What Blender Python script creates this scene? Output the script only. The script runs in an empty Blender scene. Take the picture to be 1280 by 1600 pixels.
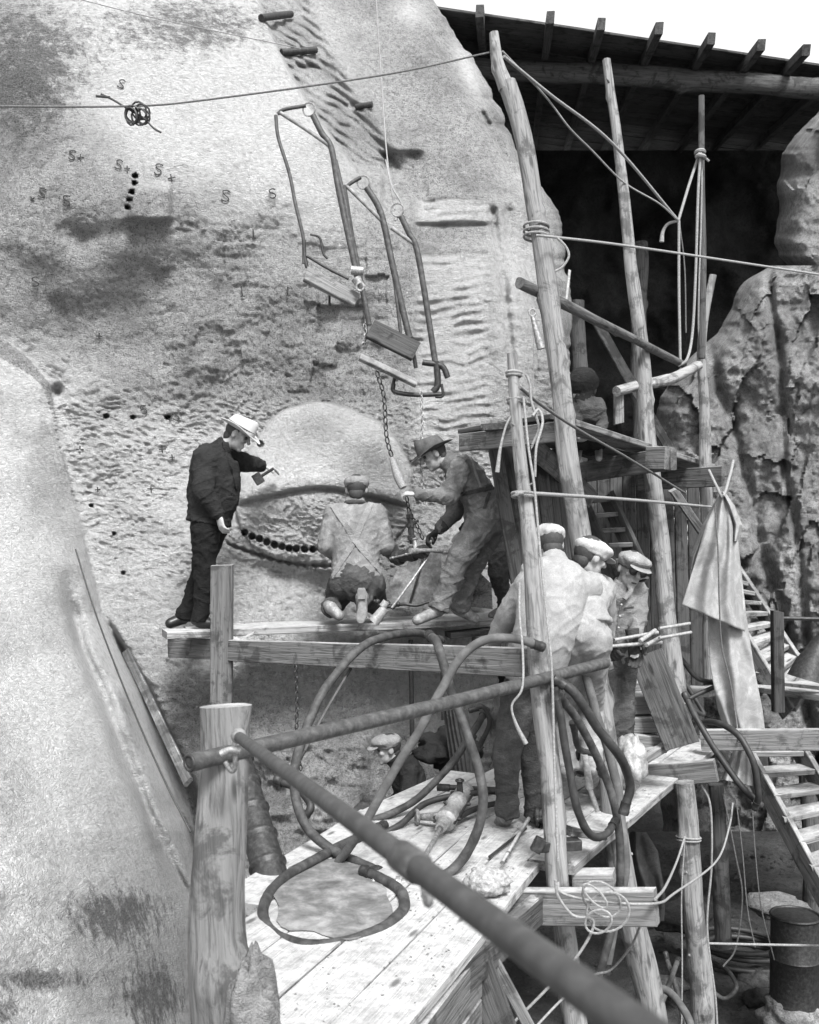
import bpy, bmesh, math, random
import numpy as np
from mathutils import Vector, Matrix, noise as mnoise
from mathutils.bvhtree import BVHTree
random.seed(7); rng = np.random.RandomState(5)
sc = bpy.context.scene; C = sc.collection

# ------------------------------------------------ camera, sky, sun, exposure
F = 1600.0; HY = 840.0
cd = bpy.data.cameras.new('camera'); cam = bpy.data.objects.new('camera', cd); C.objects.link(cam)
cam.location = (0, 0, 0); cam.rotation_euler = (math.pi/2, 0, 0)
cd.sensor_fit = 'VERTICAL'; cd.sensor_height = 36; cd.lens = 36
cd.shift_y = (HY-800)/1600.0
cd.clip_start = 0.05; cd.clip_end = 500
cd.dof.use_dof = True; cd.dof.focus_distance = 7.6; cd.dof.aperture_fstop = 5.0
sc.camera = cam
EL, AZ = math.radians(50), math.radians(163)
w = bpy.data.worlds.new('World'); sc.world = w; w.use_nodes = True
nt = w.node_tree; nt.nodes.clear()
so = nt.nodes.new('ShaderNodeOutputWorld'); bg = nt.nodes.new('ShaderNodeBackground')
sky = nt.nodes.new('ShaderNodeTexSky'); sky.sky_type = 'NISHITA'; sky.sun_disc = False
sky.sun_elevation = EL; sky.sun_rotation = AZ; sky.dust_density = 6; sky.air_density = 2.0
bw = nt.nodes.new('ShaderNodeRGBToBW')
nt.links.new(sky.outputs[0], bw.inputs[0]); mx = nt.nodes.new('ShaderNodeMix'); mx.data_type = 'RGBA'; mx.inputs[0].default_value = .42; mx.inputs[7].default_value = (6.2, 6.2, 6.2, 1)  # thin even overcast veil
nt.links.new(bw.outputs[0], mx.inputs[6]); nt.links.new(mx.outputs[2], bg.inputs[0]); nt.links.new(bg.outputs[0], so.inputs[0])
bg.inputs[1].default_value = 0.15
sd = bpy.data.lights.new('sun', 'SUN'); sd.energy = 3.7; sd.angle = math.radians(16); sd.color = (1, 1, 1)
sun = bpy.data.objects.new('sun', sd); C.objects.link(sun)
sdir = Vector((math.sin(AZ)*math.cos(EL), math.cos(AZ)*math.cos(EL), math.sin(EL)))
sun.rotation_euler = sdir.to_track_quat('Z', 'Y').to_euler(); sun.location = (-8, -8, 20)
sc.view_settings.view_transform = 'Standard'; sc.view_settings.look = 'None'
sc.view_settings.exposure = 0.88; sc.view_settings.gamma = 1.0; sc.view_settings.use_curve_mapping = False

# ------------------------------------------------ helpers
def P(px, py, d): return Vector(((px-640.0)/F*d, d, (HY-py)/F*d))
def PP(lst, d=None):
    out = []
    for q in lst:
        out.append(P(q[0], q[1], q[2] if len(q) > 2 else d))
    return out
WM = {}
def tag(o, label=None, cat=None, group=None, kind=None):
    if label: o['label'] = label
    if cat: o['category'] = cat
    if group: o['group'] = group
    if kind: o['kind'] = kind
    return o
def place(o, M, parent=None):
    WM[o.name] = M
    if parent:
        o.parent = parent
        M = WM[parent.name].inverted() @ M
    o.matrix_basis = M
def empty(name, loc, label=None, cat=None, group=None):
    o = bpy.data.objects.new(name, None); C.objects.link(o); o.empty_display_size = .1
    place(o, Matrix.Translation(loc)); return tag(o, label, cat, group)
def mkobj(name, me, M=None, parent=None, mat=None, label=None, cat=None, group=None, kind=None, smooth=True):
    if mat is not None and len(me.materials) == 0: me.materials.append(mat)
    if smooth: me.polygons.foreach_set('use_smooth', [True]*len(me.polygons))
    o = bpy.data.objects.new(name, me); C.objects.link(o)
    place(o, M or Matrix.Identity(4), parent)
    return tag(o, label, cat, group, kind)
def rawmesh(verts, faces):
    me = bpy.data.meshes.new('mesh'); me.from_pydata([tuple(v) for v in verts], [], faces); me.update(); return me
class MB:
    def __init__(s): s.v = []; s.f = []
    def add(s, v, f):
        n = len(s.v); s.v += [Vector(q) for q in v]; s.f += [tuple(i+n for i in q) for q in f]
    def box(s, A, B, w, t, up=Vector((0, 0, 1)), ch=.004):
        A = Vector(A); B = Vector(B); x = (B-A).normalized(); y = Vector(up).cross(x)
        if y.length < 1e-4: y = Vector((0, 1, 0)).cross(x)
        y.normalize(); z = x.cross(y); ch = min(ch, w*.2, t*.2)
        prof = [(-w/2+ch, -t/2), (w/2-ch, -t/2), (w/2, -t/2+ch), (w/2, t/2-ch), (w/2-ch, t/2), (-w/2+ch, t/2), (-w/2, t/2-ch), (-w/2, -t/2+ch)]
        v = [c + y*a + z*b for c in (A, B) for a, b in prof]
        f = [(i, (i+1) % 8, 8+(i+1) % 8, 8+i) for i in range(8)] + [tuple(range(7, -1, -1)), tuple(range(8, 16))]
        s.add(v, f)
    def tube(s, pts, r, n=10, cap=True, flat=None):
        pts = [Vector(p) for p in pts]; m = len(pts)
        rs = r if isinstance(r, (list, tuple)) else [r]*m
        t0 = (pts[1]-pts[0]).normalized(); ref = Vector((0, 0, 1)) if abs(t0.z) < .9 else Vector((1, 0, 0))
        u = t0.cross(ref).normalized(); v = []; f = []
        for i in range(m):
            t = (pts[min(i+1, m-1)]-pts[max(i-1, 0)])
            t = t.normalized() if t.length > 1e-9 else t0
            u = (u - t*u.dot(t)); u = u.normalized() if u.length > 1e-6 else t.orthogonal().normalized()
            b = t.cross(u)
            for k in range(n):
                a = 2*math.pi*k/n; v.append(pts[i]+(u*math.cos(a)+b*math.sin(a)*(flat or 1))*rs[i])
        for i in range(m-1):
            for k in range(n):
                f.append((i*n+k, i*n+(k+1) % n, (i+1)*n+(k+1) % n, (i+1)*n+k))
        if cap: f += [tuple(range(n-1, -1, -1)), tuple(range((m-1)*n, m*n))]
        s.add(v, f)
    def torus(s, c, nrm, R, r, n=16, m=6, sx=1.0, axis=None):
        nrm = Vector(nrm).normalized(); u = (Vector(axis) if axis else nrm.orthogonal()); u = (u-nrm*u.dot(nrm)).normalized(); b = nrm.cross(u)
        v = []; f = []
        for i in range(n):
            a = 2*math.pi*i/n; d = u*math.cos(a)*sx + b*math.sin(a); cc = Vector(c)+d*R; dn = (u*math.cos(a)+b*math.sin(a)).normalized()
            for k in range(m):
                q = 2*math.pi*k/m; v.append(cc+dn*math.cos(q)*r+nrm*math.sin(q)*r)
        for i in range(n):
            for k in range(m):
                f.append((i*m+k, ((i+1) % n)*m+k, ((i+1) % n)*m+(k+1) % m, i*m+(k+1) % m))
        s.add(v, f)
    def ell(s, c, ax, ay, az, nu=14, nv=9):
        c = Vector(c); v = [c+az]; f = []
        for j in range(1, nv):
            th = math.pi*j/nv
            for i in range(nu):
                a = 2*math.pi*i/nu; v.append(c+ax*(math.sin(th)*math.cos(a))+ay*(math.sin(th)*math.sin(a))+az*math.cos(th))
        v.append(c-az); L = len(v)-1
        for i in range(nu): f.append((0, 1+i, 1+(i+1) % nu)); f.append((L, L-nu+(i+1) % nu, L-nu+i))
        for j in range(nv-2):
            for i in range(nu):
                a = 1+j*nu; f.append((a+i, a+nu+i, a+nu+(i+1) % nu, a+(i+1) % nu))
        s.add(v, f)
    def sph(s, c, r): s.ell(c, Vector((r, 0, 0)), Vector((0, r, 0)), Vector((0, 0, r)), 12, 8)
    def cap(s, a, b, ra, rb):
        a = Vector(a); b = Vector(b); s.tube([a, b], [ra, rb], 14); s.sph(a, ra); s.sph(b, rb)
    def loft(s, rings, n=20):
        v = []; f = []
        for c, a, b in rings:
            for k in range(n):
                q = 2*math.pi*k/n; v.append(Vector(c)+a*math.cos(q)+b*math.sin(q))
        m = len(rings)
        for i in range(m-1):
            for k in range(n): f.append((i*n+k, i*n+(k+1) % n, (i+1)*n+(k+1) % n, (i+1)*n+k))
        f += [tuple(range(n-1, -1, -1)), tuple(range((m-1)*n, m*n))]; s.add(v, f)
    def obj(s, name, mat, parent=None, label=None, cat=None, group=None, kind=None, smooth=False, origin=None):
        if origin is None:
            if parent is None:
                lo = Vector((min(v.x for v in s.v), min(v.y for v in s.v), min(v.z for v in s.v))); hi = Vector((max(v.x for v in s.v), max(v.y for v in s.v), max(v.z for v in s.v)))
                origin = Vector(((lo.x+hi.x)/2, (lo.y+hi.y)/2, lo.z))
            else: origin = WM[parent.name].to_translation()
        me = rawmesh([v-origin for v in s.v], s.f)
        bm = bmesh.new(); bm.from_mesh(me); bmesh.ops.recalc_face_normals(bm, faces=bm.faces); bm.to_mesh(me); bm.free()
        o = mkobj(name, me, Matrix.Translation(origin), parent, mat, label, cat, group, kind, smooth=False)
        if smooth:
            me.polygons.foreach_set('use_smooth', [True]*len(me.polygons))
            try: me.set_sharp_from_angle(angle=math.radians(50))
            except Exception: pass
        return o
def crom(pts, k=8):
    pts = [Vector(p) for p in pts]
    if len(pts) < 3: return [pts[0].lerp(pts[-1], i/k) for i in range(k+1)]
    q = [pts[0]*2-pts[1]] + pts + [pts[-1]*2-pts[-2]]; out = []
    for i in range(1, len(q)-2):
        for j in range(k):
            t = j/k; a, b, c, d = q[i-1], q[i], q[i+1], q[i+2]
            out.append(.5*((2*b)+(c-a)*t+(2*a-5*b+4*c-d)*t*t+(3*b-a-3*c+d)*t**3))
    out.append(pts[-1]); return out

# ------------------------------------------------ vectorised noise
_perm = rng.permutation(4096)
def _h(ix, iy, iz): return _perm[(_perm[(_perm[ix & 4095]+iy) & 4095]+iz) & 4095]/4095.0
def vn(x, y, z=0.0):
    x = np.asarray(x, float); y = np.asarray(y, float)+0*x; z = np.asarray(z, float)+0*x
    ix, iy, iz = np.floor(x).astype(int), np.floor(y).astype(int), np.floor(z).astype(int)
    fx, fy, fz = x-ix, y-iy, z-iz
    fx, fy, fz = [t*t*t*(t*(t*6-15)+10) for t in (fx, fy, fz)]
    r = 0
    for dx in (0, 1):
        for dy in (0, 1):
            for dz in (0, 1):
                r = r + _h(ix+dx, iy+dy, iz+dz)*(fx if dx else 1-fx)*(fy if dy else 1-fy)*(fz if dz else 1-fz)
    return r*2-1
def fbm(x, y, z=0.0, o=4):
    s = 0; a = 1.0
    for i in range(o): s = s + a*vn(x*2**i+i*17.3, y*2**i+i*9.1, np.asarray(z)*2**i+i*5.7); a *= .5
    return s
def ridge(x, y, z=0.0, o=3):
    s = 0; a = 1.0
    for i in range(o): s = s + a*(1-2*np.abs(vn(x*2**i+i*31.3, y*2**i+i*7.1, np.asarray(z)*2**i))); a *= .5
    return s
def sstep(a, b, x): t = np.clip((x-a)/(b-a), 0, 1); return t*t*(3-2*t)

# ------------------------------------------------ materials (all greys)
def newmat(name):
    m = bpy.data.materials.new(name); m.use_nodes = True; t = m.node_tree; b = t.nodes['Principled BSDF']
    return m, t, b
def N(t, typ, **kw):
    n = t.nodes.new(typ)
    for k, v in kw.items(): setattr(n, k, v)
    return n
def mth(t, op, a, b=None, clamp=False):
    n = t.nodes.new('ShaderNodeMath'); n.operation = op; n.use_clamp = clamp
    for i, q in enumerate((a, b)):
        if q is None: continue
        if isinstance(q, (int, float)): n.inputs[i].default_value = q
        else: t.links.new(q, n.inputs[i])
    return n.outputs[0]
def rampv(t, x, stops):
    r = t.nodes.new('ShaderNodeValToRGB'); e = r.color_ramp.elements
    while len(e) < len(stops): e.new(.5)
    for q, (p, c) in zip(e, stops): q.position = p; q.color = (c, c, c, 1)
    t.links.new(x, r.inputs[0]); return r.outputs[0]
def noisen(t, vec, scale, detail=4, rough=.6, dist=0):
    n = t.nodes.new('ShaderNodeTexNoise'); n.inputs['Scale'].default_value = scale; n.inputs['Detail'].default_value = detail
    n.inputs['Roughness'].default_value = rough; n.inputs['Distortion'].default_value = dist
    t.links.new(vec, n.inputs['Vector']); return n.outputs[0]
def mixv(t, f, a, b):   # grey colour mix
    n = t.nodes.new('ShaderNodeMix'); n.data_type = 'RGBA'
    for s, q in ((n.inputs[0], f), (n.inputs[6], a), (n.inputs[7], b)):
        if isinstance(q, (int, float)): s.default_value = q if s == n.inputs[0] else (q, q, q, 1)
        else: t.links.new(q, s)
    return n.outputs[2]
def scaled(t, vec, s):
    m = t.nodes.new('ShaderNodeMapping'); m.inputs['Scale'].default_value = s; t.links.new(vec, m.inputs[0]); return m.outputs[0]
def bump(t, b, h, strength, dist):
    n = t.nodes.new('ShaderNodeBump'); n.inputs['Strength'].default_value = strength; n.inputs['Distance'].default_value = dist
    t.links.new(h, n.inputs['Height']); t.links.new(n.outputs[0], b.inputs['Normal'])

def wood(name, base, axis='X', dust=0.0, dark=.45, rough=.85):
    m, t, b = newmat(name); tc = N(t, 'ShaderNodeTexCoord'); oi = N(t, 'ShaderNodeObjectInfo')
    off = t.nodes.new('ShaderNodeVectorMath'); off.operation = 'ADD'; t.links.new(tc.outputs['Object'], off.inputs[0])
    mo = mth(t, 'MULTIPLY', oi.outputs['Random'], 37.0); t.links.new(mo, off.inputs[1])
    s = {'X': (1.2, 28, 28), 'Z': (22, 22, 1.6)}[axis]
    g = noisen(t, scaled(t, off.outputs[0], s), 1, 6, .65, 1.2)
    s2 = {'X': (4, 90, 90), 'Z': (70, 70, 5)}[axis]
    g2 = noisen(t, scaled(t, off.outputs[0], s2), 1, 3, .6, .3)
    blot = noisen(t, off.outputs[0], 5.0, 5, .7, .5)
    col = rampv(t, g, [(.3, base*dark), (.48, base), (.7, base*1.3)])
    col = mixv(t, rampv(t, g2, [(.36, .55), (.46, 0)]), col, base*.3)
    col = mixv(t, rampv(t, blot, [(.52, 0), (.60, .75)]), col, base*.32)
    var = mth(t, 'ADD', mth(t, 'MULTIPLY', oi.outputs['Random'], .45), .78)
    mm = t.nodes.new('ShaderNodeVectorMath'); mm.operation = 'MULTIPLY'; t.links.new(col, mm.inputs[0]); t.links.new(var, mm.inputs[1]); col = mm.outputs[0]
    if dust > 0:
        ge = N(t, 'ShaderNodeNewGeometry'); sx = N(t, 'ShaderNodeSeparateXYZ'); t.links.new(ge.outputs['Normal'], sx.inputs[0])
        up = rampv(t, sx.outputs[2], [(.55, 0), (.9, 1)])
        dn = noisen(t, ge.outputs['Position'], 3.2, 7, .72, .4)
        dm = rampv(t, dn, [(.62-.3*dust, .08), (.68-.15*dust, 1)] if dust < 1 else [(.33, .45), (.45, 1)])
        dm = mth(t, 'MULTIPLY', up, dm)
        dc = rampv(t, noisen(t, ge.outputs['Position'], 16, 6, .75), [(.3, .20), (.62, .42)])
        col = mixv(t, dm, col, dc)
    t.links.new(col, b.inputs['Base Color']); b.inputs['Roughness'].default_value = rough
    b.inputs['Specular IOR Level'].default_value = .2
    vo = t.nodes.new('ShaderNodeTexVoronoi'); vo.inputs['Scale'].default_value = 1; t.links.new(scaled(t, off.outputs[0], {'X': (2.6, 9, 9), 'Z': (9, 9, 2.6)}[axis]), vo.inputs['Vector'])
    kn = rampv(t, vo.outputs['Distance'], [(.07, .8), (.16, 0)]); col = mixv(t, kn, col, base*.18); t.links.new(col, b.inputs['Base Color'])
    h = mth(t, 'ADD', mth(t, 'MULTIPLY', g, 1.0), mth(t, 'MULTIPLY', g2, .6)); bump(t, b, h, .7, .014)
    return m
def cloth(name, base, dusty=0.0, fine=140, rough=.95, folds=1.0):
    m, t, b = newmat(name); tc = N(t, 'ShaderNodeTexCoord'); v = tc.outputs['Object']
    n1 = noisen(t, v, 9, 6, .7, .8); n2 = noisen(t, v, fine, 2, .5); n3 = noisen(t, scaled(t, v, (14, 14, 5)), 1, 4, .6, 2.2)
    col = rampv(t, n1, [(.3, base*.72), (.5, base), (.7, min(.8, base*(1.2+dusty)))])
    col = mixv(t, rampv(t, n2, [(.35, .4), (.55, 0)]), col, base*.6)
    t.links.new(col, b.inputs['Base Color']); b.inputs['Roughness'].default_value = rough; b.inputs['Specular IOR Level'].default_value = .12
    fr = noisen(t, scaled(t, v, (15, 15, 30)), 1, 4, .6, 1.3); rd = mth(t, 'ABSOLUTE', mth(t, 'SUBTRACT', fr, .5)); rd = mth(t, 'POWER', mth(t, 'SUBTRACT', 1.0, mth(t, 'MULTIPLY', rd, 3.0), True), 2.5)
    h = mth(t, 'ADD', mth(t, 'ADD', mth(t, 'MULTIPLY', n3, .35*folds), mth(t, 'MULTIPLY', rd, .5*folds)), mth(t, 'MULTIPLY', n2, .05)); bump(t, b, h, .35+.15*min(1, folds), .016*min(1, .3+.7*folds))
    return m
def plain(name, base, rough=.6, metal=0.0, var=.35, scale=25, bmp=.3, spec=.4):
    m, t, b = newmat(name); tc = N(t, 'ShaderNodeTexCoord'); n1 = noisen(t, tc.outputs['Object'], scale, 5, .7, .3)
    t.links.new(rampv(t, n1, [(.32, base*(1-var)), (.5, base), (.68, min(.85, base*(1+var*1.6)))]), b.inputs['Base Color'])
    b.inputs['Roughness'].default_value = rough; b.inputs['Metallic'].default_value = metal; b.inputs['Specular IOR Level'].default_value = spec
    bump(t, b, n1, bmp, .006); return m
def rockmat(name, lo, mid, hi, speck=.5, attr=False, scale=1.0, fine=1.0):
    m, t, b = newmat(name); ge = N(t, 'ShaderNodeNewGeometry'); v = ge.outputs['Position']
    a = noisen(t, v, 1.6*scale, 8, .68, .6); c = noisen(t, v, 22*scale, 6, .75, .2); e = noisen(t, v, 75*scale, 4, .7)
    f = noisen(t, v, 9*scale, 10, .86, .15)
    col = rampv(t, a, [(.3, lo), (.5, mid), (.68, hi)])
    col = mixv(t, rampv(t, c, [(.38, .75), (.52, 0)]), col, lo)
    col = mixv(t, rampv(t, e, [(.36, speck), (.47, 0)]), col, lo*.45)
    if attr:
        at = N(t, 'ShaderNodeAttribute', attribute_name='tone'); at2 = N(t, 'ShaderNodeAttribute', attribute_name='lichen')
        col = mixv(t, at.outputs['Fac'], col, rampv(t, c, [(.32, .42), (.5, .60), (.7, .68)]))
        lm = mth(t, 'ADD', f, mth(t, 'MULTIPLY', at2.outputs['Fac'], .30)); col = mixv(t, rampv(t, lm, [(.63, 0), (.70, .5), (.76, .85)]), col, rampv(t, e, [(.35, .03), (.6, .14)]))
    t.links.new(col, b.inputs['Base Color']); b.inputs['Roughness'].default_value = .92; b.inputs['Specular IOR Level'].default_value = .15
    st = noisen(t, scaled(t, v, (26, 20, 60)), 1, 4, .6, 1.1); sr_ = mth(t, 'ABSOLUTE', mth(t, 'SUBTRACT', st, .5)); sr_ = mth(t, 'SUBTRACT', 1.0, mth(t, 'MULTIPLY', sr_, 7.0), True)
    h = mth(t, 'ADD', mth(t, 'ADD', mth(t, 'MULTIPLY', c, .8), mth(t, 'MULTIPLY', e, .5*fine)), mth(t, 'MULTIPLY', sr_, .30*fine)); bump(t, b, h, min(1, .8*fine), .04)
    return m
M = dict(
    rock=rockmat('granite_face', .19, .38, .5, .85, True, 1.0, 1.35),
    cliff=rockmat('weathered_granite', .11, .23, .36, .6), ground=rockmat('quarry_floor', .03, .055, .09, .4),
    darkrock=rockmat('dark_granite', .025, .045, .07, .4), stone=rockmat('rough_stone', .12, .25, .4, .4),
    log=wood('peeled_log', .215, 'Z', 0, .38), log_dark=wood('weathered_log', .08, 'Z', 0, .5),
    board=wood('sawn_board', .14, 'X', .75), board_d=wood('dark_board', .06, 'X', .3), deck=wood('dusty_deck_board', .30, 'X', 1.0),
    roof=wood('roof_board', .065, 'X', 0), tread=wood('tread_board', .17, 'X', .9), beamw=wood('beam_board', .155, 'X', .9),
    postw=wood('weathered_post', .14, 'Z', .8, .5),
    pipe=plain('rusty_pipe', .055, .6, .2, .45, 30), pipe_l=plain('dusty_pipe', .19, .75, 0, .4, 22),
    pipe_n=plain('handrail_pipe', .04, .75, 0, .35, 22), iron=plain('black_iron', .035, .5, .4, .5, 40), steel=plain('dusty_steel', .24, .5, .5, .5, 50), bright=plain('worn_steel', .28, .5, .3, .3, 50),
    hose=plain('rubber_hose', .04, .7, 0, .6, 14, .2, .3), hose_d=plain('dark_hose', .022, .55, 0, .5, 14, .2, .4), hose_l=plain('dusty_hose', .08, .8, 0, .35, 9, .2, .2),
    rope=plain('hemp_rope', .20, .9, 0, .3, 90), rope_d=plain('dark_rope', .09, .9, 0, .4, 90), wire=plain('dark_wire', .05, .6, .5, .3, 60),
    skin=plain('skin', .27, .6, 0, .22, 30, .15, .3), glove=cloth('work_glove', .05), glove_l=cloth('pale_glove', .3),
    suit=cloth('dark_wool_jacket', .022, 0, 120), trous=cloth('black_trousers', .012), denim=cloth('dusty_overalls', .125, .5), shirt_e=cloth('dusty_work_shirt', .17, .5, 140, .95, .6), denim_e=cloth('faded_straps', .20, .3), denim_d=cloth('worn_denim', .055, .4),
    denim_l=cloth('pale_work_jacket', .24, .1, 140, .95, .25), jacket=cloth('dusty_shirt', .155, .4), canvas=cloth('canvas', .26, .2, 220, .95, .15), black=cloth('black_cloth', .02),
    felt=plain('pale_felt', .38, .95, 0, .12, 18, .1, .1), felt_d=plain('dark_felt', .07, .95, 0, .3, 18, .1, .1), cap=cloth('tweed_cap', .2, .2), cap_l=cloth('pale_cap', .34, .1, 140, .95, .2),
    leather=plain('worn_leather', .16, .6, 0, .5, 20), shoe=plain('black_shoe', .012, .35, 0, .3, 20), sole=plain('shoe_sole', .17, .8, 0, .3, 18),
    hair=plain('dark_hair', .03, .7, 0, .3, 60), paint=plain('black_marking_paint', .03, .8), fuzz=plain('dusty_sacking', .25, 1, 0, .4, 70, .8, .1), glass=plain('goggle_glass', .05, .15, 0, .1, 5, 0, .6))

# ------------------------------------------------ log / board / tube things
def path_axes(A, B):
    z = (B-A).normalized(); x = Vector((0, -1, 0)).cross(z)
    if x.length < 1e-3: x = Vector((1, 0, 0))
    x.normalize(); y = z.cross(x); Mx = Matrix((x, y, z)).transposed().to_4x4(); Mx.translation = A; return Mx
def log(name, pts, radii, mat, label=None, cat=None, group=None, parent=None, rough=.08, n=22, knots=5):
    pts = crom(pts, 1) if len(pts) < 3 else crom(pts, 10)
    L = sum((pts[i+1]-pts[i]).length for i in range(len(pts)-1)); m = max(12, int(L/.05))
    cum = [0]
    for i in range(len(pts)-1): cum.append(cum[-1]+(pts[i+1]-pts[i]).length)
    def at(s):
        for i in range(len(pts)-1):
            if s <= cum[i+1]+1e-9: return pts[i].lerp(pts[i+1], (s-cum[i])/max(1e-9, cum[i+1]-cum[i]))
        return pts[-1]
    seed = random.random()*100; mb = MB(); cs = []
    kn = [(random.random()*L, random.random()*6.28, random.uniform(.25, .5)) for _ in range(knots)]
    ring = []
    for i in range(m+1):
        s = L*i/m; c = at(s); f = s/L*(len(radii)-1); k = min(int(f), len(radii)-2); r = radii[k]+(radii[k+1]-radii[k])*(f-k)
        wob = Vector((mnoise.noise((seed, s*1.1, 0)), mnoise.noise((seed, s*1.1, 9)), 0))*r*.55
        ring.append((c+wob, r, s))
    mb.tube([q[0] for q in ring], [q[1] for q in ring], n)
    for i in range(m+1):
        c, r, s = ring[i]
        for k in range(n):
            v = mb.v[i*n+k]; d = v-c; a = 2*math.pi*k/n
            g = mnoise.noise((math.cos(a)*1.5+seed, math.sin(a)*1.5, s*1.6))*rough*1.3 + mnoise.noise((math.cos(a)*4+seed, math.sin(a)*4, s*5))*rough*.5
            for ks, ka, kr in kn:
                da = abs((a-ka+math.pi) % (2*math.pi)-math.pi); g += kr*math.exp(-((s-ks)/(r*.7))**2-(da/.45)**2)
            mb.v[i*n+k] = c + d*(1+g)
    Mx = path_axes(pts[0], pts[-1]); inv = Mx.inverted()
    me = rawmesh([inv@v for v in mb.v], mb.f)
    o = mkobj(name, me, Mx, parent, mat, label, cat, group); me.set_sharp_from_angle(angle=math.radians(55)); return o
def board(name, A, B, w, t, mat, label=None, cat=None, group=None, parent=None, up=(0, 0, 1), jit=.004, notch=0):
    A = Vector(A); B = Vector(B); x = (B-A).normalized(); y = Vector(up).cross(x).normalized(); z = x.cross(y); L = (B-A).length
    Mx = Matrix((x, y, z)).transposed().to_4x4(); Mx.translation = A
    ch = min(.005, t*.18); prof = [(-w/2+ch, -t/2), (w/2-ch, -t/2), (w/2, -t/2+ch), (w/2, t/2-ch), (w/2-ch, t/2), (-w/2+ch, t/2), (-w/2, t/2-ch), (-w/2, -t/2+ch)]
    m = max(2, min(14, int(L/.18))); v = []; sd = random.random()*99
    e0, e1 = random.uniform(-.01, .01), random.uniform(-.01, .01)
    for i in range(m+1):
        s = L*i/m; dy = mnoise.noise((s*1.3, sd, 0))*jit*1.6; dz = mnoise.noise((s*1.3, sd, 5))*jit
        for k, (a, b) in enumerate(prof):
            ex = (e0 if i == 0 else e1 if i == m else 0)*(a/w)*2
            v.append(Vector((s+ex, a+dy+mnoise.noise((s*7, sd, k))*jit*.35, b+dz+mnoise.noise((s*7, sd, k+20))*jit*.35)))
    f = [(i*8+k, i*8+(k+1) % 8, (i+1)*8+(k+1) % 8, (i+1)*8+k) for i in range(m) for k in range(8)] + [tuple(range(7, -1, -1)), tuple(range(m*8, m*8+8))]
    return mkobj(name, rawmesh(v, f), Mx, parent, mat, label, cat, group, smooth=False)
def tubeo(name, pts, r, mat, label=None, cat=None, group=None, parent=None, n=8, k=8, kind=None):
    mb = MB(); q = crom(pts, k)
    if isinstance(r, (list, tuple)):
        rr = [float(np.interp(i/(len(q)-1), np.linspace(0, 1, len(r)), r)) for i in range(len(q))]
    else: rr = r
    mb.tube(q, rr, n); return mb.obj(name, mat, parent, label, cat, group, kind, smooth=True)
def chain(name, pts, size, mat, label, cat='chain', group=None, parent=None):
    q = crom(pts, 20); mb = MB(); step = size*1.5; acc = 0; i = 0; c = 0
    last = q[0]
    for a, b in zip(q[:-1], q[1:]):
        seg = (b-a).length
        while acc <= seg:
            p = a.lerp(b, acc/max(seg, 1e-9)); t = (b-a).normalized(); nrm = t.orthogonal().normalized() if c % 2 else t.cross(t.orthogonal()).normalized()
            mb.torus(p, nrm, size*.55, size*.17, 10, 5, 1.5, t); acc += step; c += 1
        acc -= seg
    return mb.obj(name, mat, parent, label, cat, group, smooth=True)

# ================================================ THE ROCK FACE
def poly(x, pts): return np.interp(x, [p[0] for p in pts], [p[1] for p in pts])
CP = [(-200, -150, 11), (300, -150, 12), (700, -150, 12.3), (-200, 0, 9.8), (0, 0, 9.3), (200, 0, 9.7), (400, 0, 10.3), (600, 0, 10.9), (700, 0, 11.0),
 (0, 150, 8.7), (200, 150, 8.9), (400, 150, 9.4), (600, 150, 10.3), (780, 150, 10.6), (0, 300, 8.5), (200, 300, 8.55), (400, 300, 8.8), (600, 300, 9.6), (850, 300, 10.3),
 (0, 450, 8.6), (200, 450, 8.82), (400, 450, 9.02), (600, 450, 9.4), (750, 450, 9.8), (880, 450, 10.3), (0, 600, 8.8), (200, 600, 9.0), (400, 600, 9.12), (600, 600, 9.4), (750, 600, 9.7), (890, 600, 10.2),
 (0, 750, 8.9), (200, 750, 9.0), (400, 750, 9.05), (600, 750, 9.2), (700, 750, 9.5), (850, 750, 10.0), (150, 900, 8.9), (300, 900, 8.85), (450, 900, 8.95), (600, 900, 9.1), (750, 900, 9.4),
 (200, 1050, 8.6), (400, 1050, 8.75), (600, 1050, 8.95), (760, 1050, 9.3), (300, 1250, 8.3), (450, 1250, 8.5), (600, 1250, 8.95), (760, 1250, 9.4), (300, 1450, 7.9), (600, 1450, 8.6), (300, 1750, 7.6), (700, 1750, 8.4), (-200, 600, 8.9), (-200, 1200, 8.5), (-200, 1750, 8)]
_cp = np.array(CP, float)
def _U(r2): return r2*np.log(r2+1e-9)
_n = len(_cp); _xy = _cp[:, :2]/500.0
_K = _U(((_xy[:, None]-_xy[None])**2).sum(-1)) + np.eye(_n)*.02
_Pm = np.c_[np.ones(_n), _xy]; _A = np.block([[_K, _Pm], [_Pm.T, np.zeros((3, 3))]])
_wt = np.linalg.solve(_A, np.r_[_cp[:, 2], 0, 0, 0])
def tps(x, y):
    x = x/500.0; y = y/500.0; r = _wt[_n]+_wt[_n+1]*x+_wt[_n+2]*y
    for i in range(_n): r = r+_wt[i]*_U((x-_xy[i, 0])**2+(y-_xy[i, 1])**2)
    return r
XR = [(-150, 610), (0, 680), (50, 705), (100, 742), (150, 772), (200, 793), (240, 808), (280, 830), (310, 862), (340, 880), (400, 886), (450, 887), (500, 893), (560, 894), (620, 891), (700, 885), (900, 870), (1000, 800), (1100, 770), (1300, 765), (1750, 760)]
XO = [(-150, -400), (470, -120), (500, -50), (530, 5), (560, 45), (600, 78), (700, 98), (850, 135), (960, 160), (1080, 218), (1200, 262), (1310, 300), (1400, 325), (1600, 350), (1750, 360)]
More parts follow.
